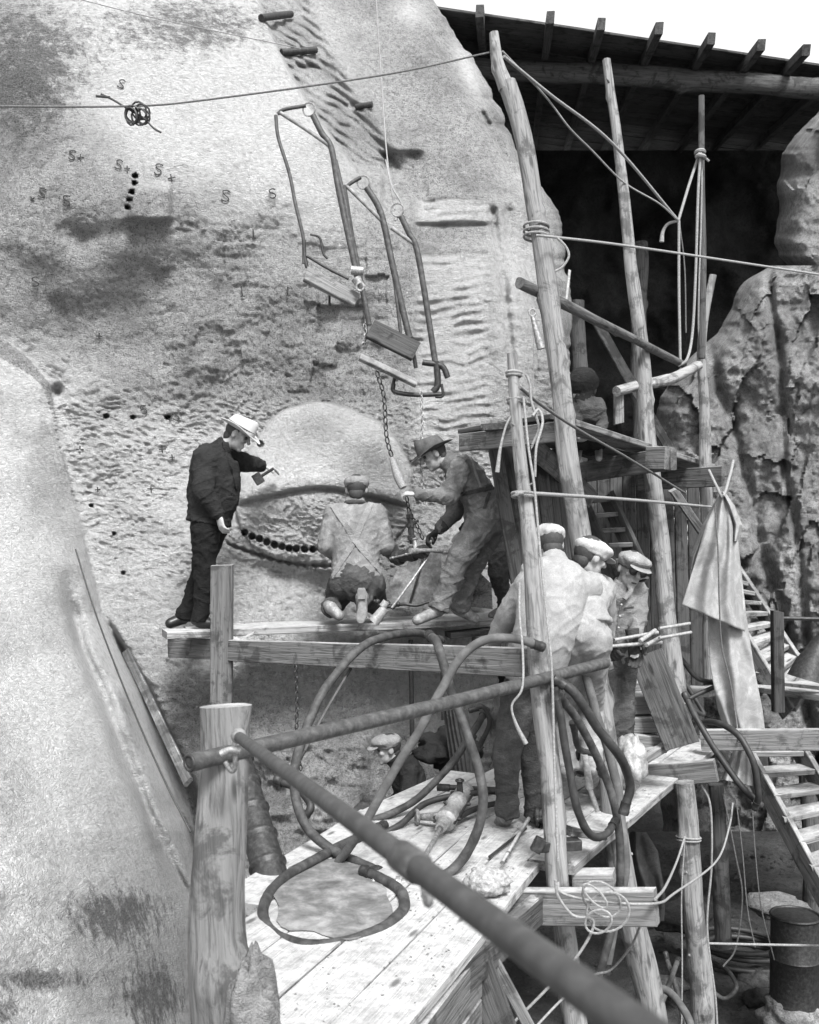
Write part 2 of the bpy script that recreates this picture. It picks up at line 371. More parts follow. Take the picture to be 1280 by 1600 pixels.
HOLES = [(383, 832, 5.4), (394, 838, 5.4), (405.5, 842, 5.6), (417, 847, 5.6), (429, 851, 5.6), (441, 854, 5.4), (452, 857, 5.4), (463, 857.5, 5.6), (476, 858, 5.6), (489, 858.5, 5.4), (501, 858.5, 5.2),
         (211, 275, 4.2), (210, 287, 4.4), (206, 300, 4), (203, 312, 3.6), (200, 324, 3.8), (143, 790, 3), (193, 895, 3.4), (178, 834, 2.8), (407, 694, 5.5), (166, 650, 4), (208, 652, 3.5), (262, 652, 4)]
def rockdepth(x, y, detail=True):
    d = tps(x, y)
    X = (x-640)/F*9; Z = (HY-y)/F*9
    # blocky broad relief
    d = d + .10*fbm(X*1.1, Z*1.1, 2.2, 3)
    # brow block and hollows
    blk = sstep(196, 204, x)*(1-sstep(262, 272, x))*sstep(282, 296, y)*(1-sstep(340, 346, y)); d = d-.12*blk
    nz = np.clip(1+1.6*fbm(X*2.5, Z*2.5, 6.6, 4), 0, 3)
    d = d+.45*nz*(.13*np.exp(-((x-215)/34)**2-((y-366)/17)**2) + .13*np.exp(-((x-122)/40)**2-((y-368)/20)**2) + .10*np.exp(-((x-92)/26)**2-((y-520)/110)**2))
    d = d+.22*np.exp(-((x-88)/10)**2-((y-612)/10)**2)
    # courses of drilled blocks in the socket
    m = sstep(230, 270, x)*(1-sstep(620, 680, x))*sstep(335, 365, y)*(1-sstep(585, 640, y))
    gx = (x+y*.05+6*vn(y/30, 0, 3)); gy = (y-x*.03+5*vn(x/30, 0, 7))
    row = np.floor(gy/46); cx = (gx+row*37) % 74
    d = d + m*np.clip(.6+1.6*vn(x/35,y/35,2),0,1.5)*(.012*np.exp(-((gy % 46-23)/3.2)**2)+.010*np.exp(-((cx-37)/3.5)**2)+.05*vn(np.floor((gx+row*37)/74)*3.7, row*2.3))
    # eyelid dome
    x_, y_ = x+9*fbm(X*2.2, Z*2.2, 12, 3), y+9*fbm(X*2.2, Z*2.2, 15, 3)
    ex, ey = (x_-508)/137.0, (y_-762)/np.where(y < 762, 133.0, 130.0)
    r2 = ex*ex+ey*ey*1.0
    dome = np.sqrt(np.clip(1-r2, 0, 1)); crease = 766+18*((x-500)/125)**2-6*np.exp(-((x-500)/60)**2)
    lid = 1-sstep(-3, 7, y-crease)
    bulge = .50*dome**.85*np.where(y > 770, 1-.35*sstep(770, 850, y), 1)
    d = d-bulge
    inside = sstep(0.05, .55, dome)
    d = d + (.075*(1-lid)+.045*np.exp(-((y-crease-5)/4)**2))*inside - .03*np.exp(-((y-crease+12)/11)**2)*inside
    # lower lid groove
    low = 849+.42*(x-355)-.00125*(x-355)**2
    gm = sstep(350, 362, x)*(1-sstep(520, 560, x))
    sc_ = 1+.35*np.sin(x*2*np.pi/14)
    d = d + gm*(.12*np.exp(-((y-low)/(3.2*sc_))**2) + .10*sstep(0, 26, y-low)*np.exp(-((y-low)/90)**2))
    # diagonal tooled channel
    cxl = 446+.30*y+.00105*y*y; off = (x-cxl)
    ch = sstep(-46, -36, off)*(1-sstep(18, 52, off))*(1-sstep(250, 285, y))
    d = d + ch*(.20+.022*np.sin((y*.85-x*.62)*2*np.pi/13+vn(x/24, y/24)*2.4)*np.clip(1+.6*vn(x/20,y/20,4),.3,2))
    for bx, by in ((430, 26), (462, 80), (560, 165), (478, 105)): d = d+ch*.10*np.exp(-((x-bx)/18)**2-((y-by)/5)**2)
    dn = sstep(592, 604, x+.0*y)*(1-sstep(650, 672, x-.15*(y-250)))*sstep(232, 242, y)*(1-sstep(300, 345, y)); d = d+.12*dn
    # horizontal tooling at the right
    hz = sstep(640, 662, x)*(1-sstep(752, 784, x+6*vn(y/14, 1)))*(sstep(388, 400, y)*(1-sstep(665, 690, y))+sstep(305, 316, y)*(1-sstep(350, 356, y)))
    d = d + hz*(.0115*np.sin((y+.1*x+5*vn(x/28, y/50))*2*np.pi/14.5)*np.clip(1+1.5*vn(x/24, y/13, 8), 0, 1.8)+.03)
    d = d + .09*sstep(640, 660, x)*(1-sstep(740, 790, x))*sstep(345, 352, y)*(1-sstep(370, 392, y))
    # creases on the far right flank
    for (x0, y0, x1, y1, a, wd) in ((770, 330, 800, 560, .10, 7), (755, 180, 835, 330, .08, 5), (795, 330, 790, 470, .07, 8), (690, 60, 760, 190, .10, 12), (825, 380, 835, 600, .08, 9)):
        t = np.clip(((x-x0)*(x1-x0)+(y-y0)*(y1-y0))/((x1-x0)**2+(y1-y0)**2), 0, 1)
        dd = np.hypot(x-x0-t*(x1-x0), y-y0-t*(y1-y0)); d = d + a*np.exp(-(dd/wd)**2)
    # crag below the platform
    cg = sstep(1140, 1170, y)*(1-sstep(1340, 1380, y))*sstep(380, 410, x)*(1-sstep(560, 590, x))
    d = d - cg*(.22+.22*ridge(X*2.3+3, Z*3.2, 4.4, 3)*.6)
    # near ridge of smooth rock at the left
    xo = poly(y, XO); dnr = poly(y, [(-150, 10), (500, 8.75), (620, 8.2), (800, 7.4), (1000, 6.1), (1200, 4.9), (1400, 4.1), (1600, 3.5), (1750, 3.2)])
    t = np.clip((x+220)/(xo+220), 0, 1.0); g = 1-np.power(np.clip(1-np.power(t, 2.2), 0, 1), .55)
    rd = dnr + (9.2-dnr)*g*.92
    cx1 = poly(y, [(850, 90), (930, 108), (1010, 128), (1100, 165), (1200, 202), (1330, 256), (1440, 318), (1750, 330)])
    am = sstep(880, 980, y)
    rd = rd + am*(.40*np.exp(-((x-cx1)/(12+3*vn(y/60,0,3)))**2)-.04*np.exp(-((x-cx1-34)/24)**2)+.10*sstep(-4, 16, x-cx1))
    rd = rd + .07*fbm(X*1.4+5, Z*1.4, 7, 3)
    gw = poly(y, [(900, 3), (1000, 6), (1150, 12), (1290, 24), (1400, 10), (1500, 4)])*1.0
    d = d + sstep(940, 1080, y)*(1-sstep(1340, 1420, y))*.9*np.exp(-((x-xo-gw*.6)/gw)**2)
    rd = np.where(x > xo, 9.2*.92+dnr*.08+(x-xo)*.02, rd)
    near = rd < d
    kk = .45; hh = np.clip(kk-np.abs(d-rd), 0, None)/kk; dd = np.minimum(d, rd)-hh*hh*kk*.25
    if detail:
        k = np.where(near, .25, 1.0)
        soft = 1-inside*(.25+.35*lid)
        xq = sstep(320, 420, y)*(1-sstep(560, 640, y))*(x < 660); sm = (1-.35*xq)*(1-.6*sstep(60, 0, y)*1.0)*(1-.65*ch)*(1-.6*hz)
        flat = sstep(420, 620, y)*.6+.4 + m*.3
        wx = X+.05*vn(X*6, Z*6, 1); wz = Z+.05*vn(X*6, Z*6, 4)
        n1 = ridge(wx*5.5+wz*2.0, wz*12-wx*2.5, 1.1, 2); n2 = ridge(wx*14, wz*26+wx*6, 3.3, 2); n3 = fbm(X*38, Z*38, 2, 2)
        dd = dd - k*soft*sm*flat*(.016*n1*.6+.012*n2+.010*n3+.022*fbm(X*2.6, Z*3.4, 5, 3)) + (1-k)*.0
        dd = dd - np.where(near, .004*fbm(X*22, Z*22, 8, 3)+.012*fbm(X*6, Z*6, 8, 2), 0)
    for hx, hy, hr in HOLES:
        rr = np.hypot(x-hx, y-hy); dd = dd + .16*(1-sstep(hr-1.0, hr+.5, rr))
    return dd, near, sstep(0, .3, dome)*(.6+.4*lid), ch, hz
def sheet(name, X, Y, D, mat, attrs=None, kind='structure', wrap=None):
    R, Cn = X.shape
    co = np.stack([(X-640)/F*D, D, (HY-Y)/F*D], -1)
    if wrap is not None:
        last = co[:, -1]; ex = []
        for k in range(1, 13):
            q = last.copy(); q[:, 1] += (k*.45); q[:, 0] += -.02*k*k*.1+.12*np.sin(k*1.3+q[:, 2]*1.1); ex.append(q)
        co = np.concatenate([co]+[e[:, None] for e in ex], 1); Cn2 = co.shape[1]
    else: Cn2 = Cn
    idx = np.arange(R*Cn2).reshape(R, Cn2)
    f = np.stack([idx[:-1, :-1], idx[1:, :-1], idx[1:, 1:], idx[:-1, 1:]], -1).reshape(-1, 4)
    me = bpy.data.meshes.new('mesh'); me.vertices.add(R*Cn2); me.vertices.foreach_set('co', co.reshape(-1).astype('f4'))
    me.loops.add(f.size); me.loops.foreach_set('vertex_index', f.reshape(-1).astype('i4'))
    me.polygons.add(len(f)); me.polygons.foreach_set('loop_start', (np.arange(len(f))*4).astype('i4'))
    me.polygons.foreach_set('use_smooth', np.ones(len(f), bool)); me.update(calc_edges=True)
    for an, av in (attrs or {}).items():
        if Cn2 > Cn: av = np.concatenate([av, np.repeat(av[:, -1:], Cn2-Cn, 1)], 1)
        a = me.attributes.new(an, 'FLOAT', 'POINT'); a.data.foreach_set('value', av.reshape(-1).astype('f4'))
    return mkobj(name, me, None, None, mat, kind=kind)
ys = np.concatenate([np.arange(-150, 625, 2.6), np.arange(625, 900, 1.25), np.arange(900, 1752, 2.9)])
xa = np.concatenate([np.arange(-150, 345, 2.8), np.arange(345, 640, 1.25)])
tt = np.linspace(0, 1, 120)
Y = np.repeat(ys[:, None], len(xa)+len(tt), 1)
xr = poly(ys, XR) + 5*vn(ys/22, 0, 5) + 2*vn(ys/7, 0, 9)
shr = np.minimum(1, (xr-30)/640)  # rows whose outline lies left of 640 shrink with it
X = np.concatenate([np.repeat(xa[None], len(ys), 0)*1.0, 640+(xr[:, None]-640)*tt[None]*1.0], 1)
k_ = (xr < 660)
for i in np.where(k_)[0]:
    X[i] = np.interp(np.arange(X.shape[1]), [0, X.shape[1]-1], [-150, xr[i]]) if xr[i] < 640 else X[i]
D, near, lidm, chm, hzm = rockdepth(X, Y)
s = np.clip(1-(xr[:, None]-X)/60.0, 0, 1); D = D + .7*(1-np.sqrt(np.clip(1-s*s, 0, 1)))
# tone: fresh-cut and dusty stone, plus light and shade painted in; lichen apart
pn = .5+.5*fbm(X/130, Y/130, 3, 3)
tone = 1.1*sstep(.12, .7, np.exp(-(((X-270-.35*Y)/230)**2)-((Y-90)/200)**2)*1.2)  # pale upper brow, its light from above painted in
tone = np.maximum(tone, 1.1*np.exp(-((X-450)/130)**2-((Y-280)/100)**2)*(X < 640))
tone = np.maximum(tone, .95*lidm*sstep(-.5, .3, pn)); tone = np.maximum(tone, .65*hzm); tone = np.maximum(tone, .8*sstep(600, 690, Y)*sstep(1180, 980, Y)*sstep(-.2, .6, pn)); tone = np.maximum(tone, 1.1*lidm*(Y < 772)); tone = np.where((Y > 330) & (Y < 600) & (X < 640), tone*.85, tone)  # lid top painted as lit, hollow below the brow as shaded
xo_ = poly(Y, XO); tone = np.maximum(tone, 1.1*sstep(470, 600, Y)*sstep(1100, 900, Y)*np.clip(1-(X-xo_)/150, 0, 1)*(X > xo_)); tone = np.where(near, np.clip(.95+.45*fbm(X/90, Y/90, 5, 5), .35, 1.2), tone)  # wall painted paler beside the ridge to soften a shading step
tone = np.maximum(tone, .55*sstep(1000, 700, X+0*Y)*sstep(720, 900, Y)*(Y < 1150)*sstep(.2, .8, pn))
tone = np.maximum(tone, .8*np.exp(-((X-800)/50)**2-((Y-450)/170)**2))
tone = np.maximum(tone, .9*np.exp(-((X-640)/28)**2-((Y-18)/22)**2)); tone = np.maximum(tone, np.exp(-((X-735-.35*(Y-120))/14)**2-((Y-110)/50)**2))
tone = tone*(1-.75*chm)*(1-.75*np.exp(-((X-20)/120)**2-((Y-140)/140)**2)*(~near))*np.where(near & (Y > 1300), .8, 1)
lich = 1.0*np.exp(-((X-30)/110)**2-((Y-120)/130)**2) + .3*np.exp(-((X-40)/90)**2-((Y-420)/120)**2) + .8*np.exp(-((X-300)/160)**2-((Y-40)/60)**2)
lich = lich + .95*near*(np.exp(-((X-180)/95)**2-((Y-1430)/55)**2)+np.exp(-((X-60)/90)**2-((Y-1530)/22)**2)+np.exp(-((X-240)/60)**2-((Y-1560)/70)**2)+.9*np.exp(-((X-5)/30)**2-((Y-1580)/25)**2))
lich = np.where(near & (Y < 1350), -.6+.5*sstep(900, 1250, Y)*np.exp(-((X-60)/80)**2), lich)
lich = lich + .25*(Y > 1000)*(Y < 1350)*(~near)*(X > 350) - .3*lidm
lich = lich + .07*sstep(300, 420, Y)*(1-sstep(560, 640, Y))*(~near)  # slightly more dark speckle across the band below the brow
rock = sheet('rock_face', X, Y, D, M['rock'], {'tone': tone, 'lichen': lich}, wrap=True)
tag(rock, kind='structure')
_bt = None
def rdep(px, py):
    a, b = np.array([[float(px)]]), np.array([[float(py)]]); return float(rockdepth(a, b, False)[0][0, 0])
def onrock(px, py, lift=.02): return P(px, py, rdep(px, py)-lift)

# painted S and cross marks (flat print on the stone)
SH = [(.36, -.38), (.05, -.5), (-.28, -.40), (-.26, -.16), (0, 0), (.26, .16), (.28, .40), (-.05, .5), (-.36, .38)]
def mark(px, py, s, kind, rot=0):
    strokes = {'S': [SH], '+': [[(-.4, 0), (.4, 0)], [(0, -.4), (0, .4)]], '1': [[(0, -.5), (0, .5)], [(-.2, .5), (.25, .5)]], '5': [[(.3, -.5), (-.3, -.5), (-.3, -.05), (.1, -.1), (.3, .2), (.1, .48), (-.3, .4)]]}[kind]
    mb = MB(); rot += random.uniform(-.25, .25); sz = random.uniform(.95, 1.3); c, sn = math.cos(rot), math.sin(rot)
    for st in strokes:
        q = [onrock(px+(a*c-b*sn+random.uniform(-.035, .035))*s*sz, py+(a*sn+b*c+random.uniform(-.035, .035))*s*sz, .026) for a, b in st]; q = crom(q, 5)
        mb.tube(q, [random.uniform(.0045, .0065) for _ in q], 5)
    mb.obj('painted_mark', M['paint'], rock)
for a in [(113, 242, 14, 'S', .2), (126, 246, 11, '+'), (186, 257, 14, 'S', .1), (199, 264, 10, '+'), (248, 264, 14, 'S', .2), (268, 278, 11, '+'), (66, 301, 13, 'S'), (51, 311, 9, '+', .7),
          (104, 313, 13, 'S', .3), (353, 306, 14, 'S'), (426, 302, 13, 'S'), (378, 455, 12, '1'), (265, 648, 12, '5'), (277, 650, 12, 'S', .2), (225, 640, 12, '5', .1), (125, 702, 12, '+'), (254, 702, 11, '+'), (269, 715, 9, '+'),
          (236, 764, 11, '+'), (153, 765, 9, '+'), (190, 131, 12, 'S', .3), (396, 365, 11, '1'), (450, 455, 11, '1', .1), (55, 440, 12, 'S'), (155, 525, 12, '+')]:
    mark(*a)

# ================================================ cliffs, ground, cave behind
def cliff(name, x0, x1, y0, y1, step, fd, mat, left=None, amp=.35):
    xs = np.arange(x0, x1, step); yy = np.arange(y0, y1, step); X, Y = np.meshgrid(xs, yy); D = fd(X, Y)
    if left is not None:
        xl = left(yy)+6*fbm(yy/55, 0*yy, 3, 4); u = (X-x0)/(x1-x0); X = xl[:, None]+(x1-xl[:, None])*u; D = fd(X, Y)
        s = np.clip(1-(X-xl[:, None])/55, 0, 1); D = D+1.1*(1-np.sqrt(np.clip(1-s*s, 0, 1)))
    o = sheet(name, X, Y, D, mat); o.data.set_sharp_from_angle(angle=math.radians(28)); return o
def facets(X, Y, x0, x1, y0, y1, n, seed):
    rs = np.random.RandomState(seed); sx = rs.uniform(x0, x1, n); sy = rs.uniform(y0, y1, n); of = rs.uniform(-.12, .12, n); tx = rs.uniform(-.0035, .0035, n); ty = rs.uniform(-.0022, .0022, n)
    wx = X+6*fbm(X/30, Y/30, 3, 4); wy = Y+8*fbm(X/30, Y/30, 8, 4); best = np.full(X.shape, 1e9); val = np.zeros(X.shape); sec = np.full(X.shape, 1e9)
    for i in range(n):
        q = np.abs(wx-sx[i]+.35*(wy-sy[i]))*1.0+np.abs((wy-sy[i])-.2*(wx-sx[i]))*.6; v = of[i]+tx[i]*(wx-sx[i])+ty[i]*(wy-sy[i]); m = q < best
        sec = np.where(m, best, np.minimum(sec, q)); val = np.where(m, v, val); best = np.where(m, q, best)
    return val*1.1
def fd1(X, Y):
    wx = X+14*vn(X/40, Y/60, 3)
    fac = facets(X, Y, 1010, 1560, 415, 1300, 110, 11)
    d = 11.6-(X-1030)*.0035-(Y-430)*.0012
    crk = ridge(wx/75+Y/210, Y/230, 1, 3); d = d+fac*.8-.04*crk - .12*fbm(X/90, Y/130, 2, 2) - .035*fbm(X/14, Y/15, 1, 4)
    d = d+.14*np.exp(-((X-1218-(Y-600)*.10-6*vn(Y/90,0,3))/7)**2)+.16*np.exp(-((X-1150-(Y-700)*.25-8*vn(Y/95,0,8))/9)**2)
    return d
cliff('cliff', 1010, 1560, 415, 1300, 2.6, fd1, M['cliff'], left=lambda y: poly(y, [(415, 1205), (440, 1165), (480, 1140), (520, 1115), (570, 1062), (620, 1030), (800, 1025), (1300, 1040)]))
def fd2(X, Y): return 12.2-(X-1200)*.004+facets(X, Y, 1190, 1560, 100, 440, 16, 5)*.5-.05*fbm(X/90, Y/110, 9, 2)-.022*fbm(X/16, Y/16, 2, 4)+.02*(Y-200)/10*0
cliff('rock_outcrop', 1200, 1560, 120, 430, 2.6, fd2, M['cliff'], left=lambda y: poly(y, [(120, 1330), (180, 1278), (210, 1245), (240, 1224), (300, 1215), (380, 1207), (400, 1215), (430, 1250)]))
def grid_mesh(name, x0, x1, y0, y1, nx, ny, fz, mat):
    v = []; xs = np.linspace(x0, x1, nx); yy = np.linspace(y0, y1, ny); X, Yg = np.meshgrid(xs, yy); Z = fz(X, Yg)
    v = np.stack([X, Yg, Z], -1).reshape(-1, 3); idx = np.arange(nx*ny).reshape(ny, nx)
    f = np.stack([idx[:-1, :-1], idx[:-1, 1:], idx[1:, 1:], idx[1:, :-1]], -1).reshape(-1, 4)
    return mkobj(name, rawmesh(v.tolist(), f.tolist()), None, None, mat, kind='structure')
GZ = -3.95
grid_mesh('ground', -10, 30, 2, 42, 260, 260, lambda x, y: GZ+.10*fbm(x*1.2, y*1.2, 1, 4)+.05*ridge(x*3, y*3, 2, 2)*0.6, M['ground'])
# dark rock at the back of the shelter
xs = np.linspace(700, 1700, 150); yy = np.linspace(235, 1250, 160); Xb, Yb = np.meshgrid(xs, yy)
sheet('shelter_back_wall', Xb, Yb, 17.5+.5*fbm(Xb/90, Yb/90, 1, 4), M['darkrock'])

# ================================================ timber roof
RZ = 6.0; e0 = P(640, 5, RZ*F/835); e0.z = RZ; e1 = P(1340, 109, 13.15); e1.z = RZ
rdir = Vector((.094, 1, .165)).normalized(); edir = (e1-e0).normalized()
roof = empty('timber_roof', e0, 'dark plank roof with projecting rafters sheltering the ledge at top right', 'roof')
rup = edir.cross(rdir).normalized(); rup = rup if rup.z > 0 else -rup
LR = (e1-e0).length+2.2
for i in range(30):
    o_ = e0+rdir*(i*.262+.13)+rup*(random.uniform(-.006, .006))
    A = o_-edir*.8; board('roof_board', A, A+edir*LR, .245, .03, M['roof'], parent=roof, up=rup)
def onplane(px, py, p0, nrm):
    r = P(px, py, 1.0); return r*(p0.dot(nrm)/r.dot(nrm))
rp0 = e0-rup*.09
for (tx, ty) in ((750, 17), (860, 27), (940, 37), (1030, 44), (1112, 60), (1190, 70), (1260, 78), (1335, 92)):
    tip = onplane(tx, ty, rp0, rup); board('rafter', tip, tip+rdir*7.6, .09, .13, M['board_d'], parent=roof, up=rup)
b0 = onplane(770, 113, rp0-rup*.2, rup); b1 = onplane(1300, 138, rp0-rup*.2, rup)
log('roof_beam', [b0-edir*.6, b0.lerp(b1, .5)+Vector((0, 0, .04)), b1+edir*.8], [.12, .13, .12], M['log_dark'], parent=roof)
b0 = onplane(860, 300, rp0-rup*.25, rup); b1 = onplane(1230, 312, rp0-rup*.25, rup)
log('roof_beam', [b0-edir*.6, b1+edir*2], [.11, .12], M['log_dark'], parent=roof)
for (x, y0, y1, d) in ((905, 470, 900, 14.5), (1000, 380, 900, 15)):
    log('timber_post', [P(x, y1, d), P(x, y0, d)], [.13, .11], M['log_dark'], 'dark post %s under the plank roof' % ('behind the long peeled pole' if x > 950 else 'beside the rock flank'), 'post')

# ================================================ scaffold poles
G = 'peeled scaffold poles'
def pole(pts, px_w, label, mat=None, d0=6.5, knots=6):
    pts = PP(pts); rad = [w_/F*p.y/2 *.9 for w_, p in zip(px_w, [pts[0], pts[len(pts)//2], pts[-1]])] if len(px_w) == 3 else [px_w[0]/F*pts[0].y/2, px_w[1]/F*pts[-1].y/2]
    o = log('scaffold_pole', pts, rad, mat or M['log'], label, 'pole', G, knots=knots, rough=.13)
    q = crom(pts, 10) if len(pts) > 2 else crom(pts, 10)
    for k in range(4 if knots > 5 else 0):
        i = random.randint(3, len(q)-3); t_ = (q[i+1]-q[i-1]).normalized(); a = random.choice((-1, 1)); dr = Vector((a*random.uniform(.5, 1), -random.uniform(.1, .8), random.uniform(.3, .8))).normalized(); rr = min(rad)*.9
        mb = MB(); mb.tube([q[i], q[i]+dr*rr*1.2, q[i]+dr*(rr*1.2+random.uniform(.012, .035))], [rr*.35, rr*.28, rr*.16], 8); mb.obj('branch_stub', M['log'], o, smooth=True, origin=WM[o.name].to_translation())
    return o
pole([(1035, 1690, 6.0), (1012, 1570, 6.05), (985, 1440, 6.1), (960, 1270, 6.2), (938, 1100, 6.3), (908, 840, 6.5), (890, 720, 6.6), (878, 600, 6.7), (856, 450, 6.8), (836, 330, 6.9), (815, 220, 6.95), (790, 130, 7)], [46, 37, 30], 'tallest knotty pole leaning left with forked tip against the roof', knots=12)
f1 = PP([(791, 138, 7.0), (776, 100, 7.0), (770, 52, 7.0)]); log('pole_fork', f1, [.055, .04, .03], M['log'], 'forked bare tip lashed to the top of the tallest knotty pole', 'pole', None)
pole([(1062, 1100, 8.0), (1046, 960, 8.05), (1030, 800, 8.1), (1007, 620, 8.15), (975, 300, 8.25), (949, 92, 8.3)], [34, 26, 14], 'straight pale pole standing free in the middle of the dark opening', knots=8)
pole([(1108, 1060, 8.9), (1105, 760, 8.9), (1101, 650, 8.9), (1096, 560, 8.9), (1103, 490, 8.9), (1114, 430, 8.9)], [20, 22, 12], 'short crooked pole with cut top beside the right cliff')
pole([(912, 1690, 5.0), (890, 1500, 5.05), (868, 1370, 5.1), (850, 1130, 5.2), (830, 870, 5.3), (813, 700, 5.35), (800, 552, 5.4)], [42, 38, 17], 'near pole tied with rope rings in front of the men', knots=10)
pole([(1112, 1720, 6.9), (1098, 1560, 6.9), (1085, 1400, 6.9), (1068, 1222, 6.9)], [42, 36, 33], 'pole propping the far end of the lower deck')
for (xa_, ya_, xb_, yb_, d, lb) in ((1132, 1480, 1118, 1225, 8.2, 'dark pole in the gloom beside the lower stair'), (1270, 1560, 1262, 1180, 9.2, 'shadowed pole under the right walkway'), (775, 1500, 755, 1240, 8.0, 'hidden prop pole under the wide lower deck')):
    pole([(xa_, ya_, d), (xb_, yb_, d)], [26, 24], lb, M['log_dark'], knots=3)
# foreground post
fp = log('log_post', PP([(365, 1720, 3.55), (362, 1560, 3.6), (350, 1400, 3.65), (343, 1250, 3.7), (334, 1104, 3.72)]), [.118, .106, .094, .09, .089], M['postw'], 'thick weathered log post with pale sawn top in the left foreground', 'post', rough=.07, n=40, knots=3)
mb = MB(); c = P(388, 1480, 3.55); mb.sph(P(385, 1240, 3.66)+Vector((.0, 0, 0)), .012)
# white dusty heap at its foot
def lump(name, c, r, mat, label, cat, seed=1, sub=4, kind=None, amp=.35, parent=None, freq=2.0, ax=None):
    bm = bmesh.new(); bmesh.ops.create_icosphere(bm, subdivisions=sub, radius=1)
    for v in bm.verts:
        n = v.co.normalized(); g = 1+amp*mnoise.fractal(n*freq+Vector((seed, 0, 0)), 1.0, 2.0, 4)
        v.co = Vector((n.x*r[0], n.y*r[1], n.z*r[2]))*g
    me = bpy.data.meshes.new('mesh'); bm.to_mesh(me); bm.free()
    return mkobj(name, me, Matrix.Translation(c), parent, mat, label, cat, kind=kind)
lump('rock_chunk', P(392, 1640, 3.35), (.10, .12, .30), M['stone'], 'pale rock chunk leaning at the foot of the foreground post', 'rock', 3)

# ================================================ upper platform (three poles)
up = empty('upper_platform', P(900, 700, 7.5), 'small upper staging of planks lashed between the tall poles', 'scaffold platform')
UZ = P(0, 672, 6.55).z
board('ledger_beam', P(722, 692, 7.6), P(886, 673, 6.62), .05, .13, M['beamw'], parent=up)
board('ledger_beam', P(1052, 716, 7.6), P(880, 742, 8.9), .05, .17, M['board'], parent=up)
board('ledger_beam', P(1130, 744, 8.6), P(1000, 752, 9.4), .06, .17, M['board'], parent=up)
board('beam_block', P(1016, 716, 7.75), P(1046, 716, 7.6), .12, .17, M['beamw'], parent=up)
a0, a1 = P(905, 660, 6.9), P(1118, 722, 9.4)
sd_ = Vector((-.93, .42, 0)).normalized()
for i in range(3):
    o_ = sd_*(.24*i+.12); A = a0+o_+Vector((0, 0, .0)); B = a1+o_; B.z = A.z-.12
    board('plank', A+Vector((0, random.uniform(-.1, .2), 0)), B+Vector((0, 0, random.uniform(-.01, .01))), .23, .045, M['board_d' if i else 'board'], parent=up)
board('plank', P(742, 690, 7.65)+Vector((0, .16, .085)), P(890, 668, 6.9)+Vector((0, .16, .085)), .3, .035, M['board_d'], parent=up)
# dark hanging panel of boards beneath it
pn_ = empty('board_panel', P(810, 960, 8.4), 'dark boarded panel hanging below the upper staging behind the near pole', 'panel')
for i in range(5):
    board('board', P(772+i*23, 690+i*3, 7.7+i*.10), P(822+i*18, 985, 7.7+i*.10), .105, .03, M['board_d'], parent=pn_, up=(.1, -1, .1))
bw_ = empty('back_boards', P(960, 1080, 9.6), 'blackened boards closing the space behind the stair and capped worker', 'panel')
for i in range(12):
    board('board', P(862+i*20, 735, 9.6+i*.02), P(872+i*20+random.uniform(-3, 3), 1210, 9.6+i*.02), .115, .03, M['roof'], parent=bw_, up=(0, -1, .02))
# rail timbers above
log('rail_pole', PP([(812, 442, 6.7), (940, 505, 7.4), (1068, 570, 8.7)]), [.038, .034, .03], M['log_dark'], 'thin dark rail pole slanting between the tall poles', 'rail')
log('rail_branch', PP([(1092, 571, 8.75), (1050, 592, 8.4), (1000, 602, 8.2), (962, 612, 8.0)]), [.04, .045, .04], M['log'], 'crooked branch rail joining the short pole to a stub post', 'rail')
board('stub_post', P(967, 662, 8.1), P(967, 612, 8.1), .07, .07, M['beamw'], 'short sawn stub post under the crooked branch rail', 'post', up=(0, 1, 0))
board('lath', P(884, 470, 7.6), P(890, 422, 7.6), .02, .02, M['bright'], 'thin white lath standing beside the rock flank', 'lath', up=(0, 1, 0))
board('brace_board', P(930, 500, 9.8), P(1045, 700, 9.8), .09, .03, M['board_d'], 'dark diagonal brace behind the free-standing pole', 'brace', up=(0, -1, 0))

# ================================================ left working platform
pf = empty('working_platform', P(500, 1000, 8.2), 'narrow sagging plank staging carrying the men at the carved eye', 'scaffold platform')
A = P(257, 994, 7.8); B = P(762, 974, 8.7); zf = -.775
A.z = -.735; B.z = -.735+.03
board('plank', A, B, .28, .055, M['deck'], parent=pf, jit=.008)
A2 = A+Vector((.1, .29, 0)); B2 = B+Vector((.15, .29, 0)); board('plank', A2, B2, .27, .05, M['deck'], parent=pf)
A3 = A+Vector((.55, .58, 0)); B3 = B+Vector((.3, .58, 0)); board('plank', A3, B3, .27, .05, M['deck'], parent=pf)
mb = MB()  # split, drooping splinter of the plank
q0, q1, q2 = P(330, 990, 7.72), P(372, 1004, 7.62), P(395, 990, 7.68)
mb.add([q0, q1, q2, q0+Vector((0, .12, .012)), q1+Vector((0, .12, .02)), q2+Vector((0, .12, .012)), q0-Vector((0, 0, .035)), q1-Vector((0, 0, .03)), q2-Vector((0, 0, .035))],
       [(0, 1, 4, 3), (1, 2, 5, 4), (6, 7, 1, 0), (7, 8, 2, 1)]); mb.obj('splinter', M['deck'], pf)
board('beam', P(268, 1012, 8.3), P(846, 1036, 5.33), .055, .155, M['beamw'], parent=pf, up=(0, 0, 1))
board('beam', P(742, 1008, 8.6), P(858, 1000, 6.4), .05, .14, M['board'], parent=pf)
board('upright', P(346, 1200, 7.7), P(347, 883, 7.6), .16, .08, M['board'], parent=pf, up=(0, -1, 0))
board('beam', P(700, 992, 8.5), P(1000, 962, 8.9), .22, .045, M['board_d'], parent=pf)
mb = MB(); a = P(735, 948, 8.35)
pts = [P(735, 948, 8.4), P(770, 952, 8.3), P(768, 912, 8.3), P(741, 886, 8.4)]
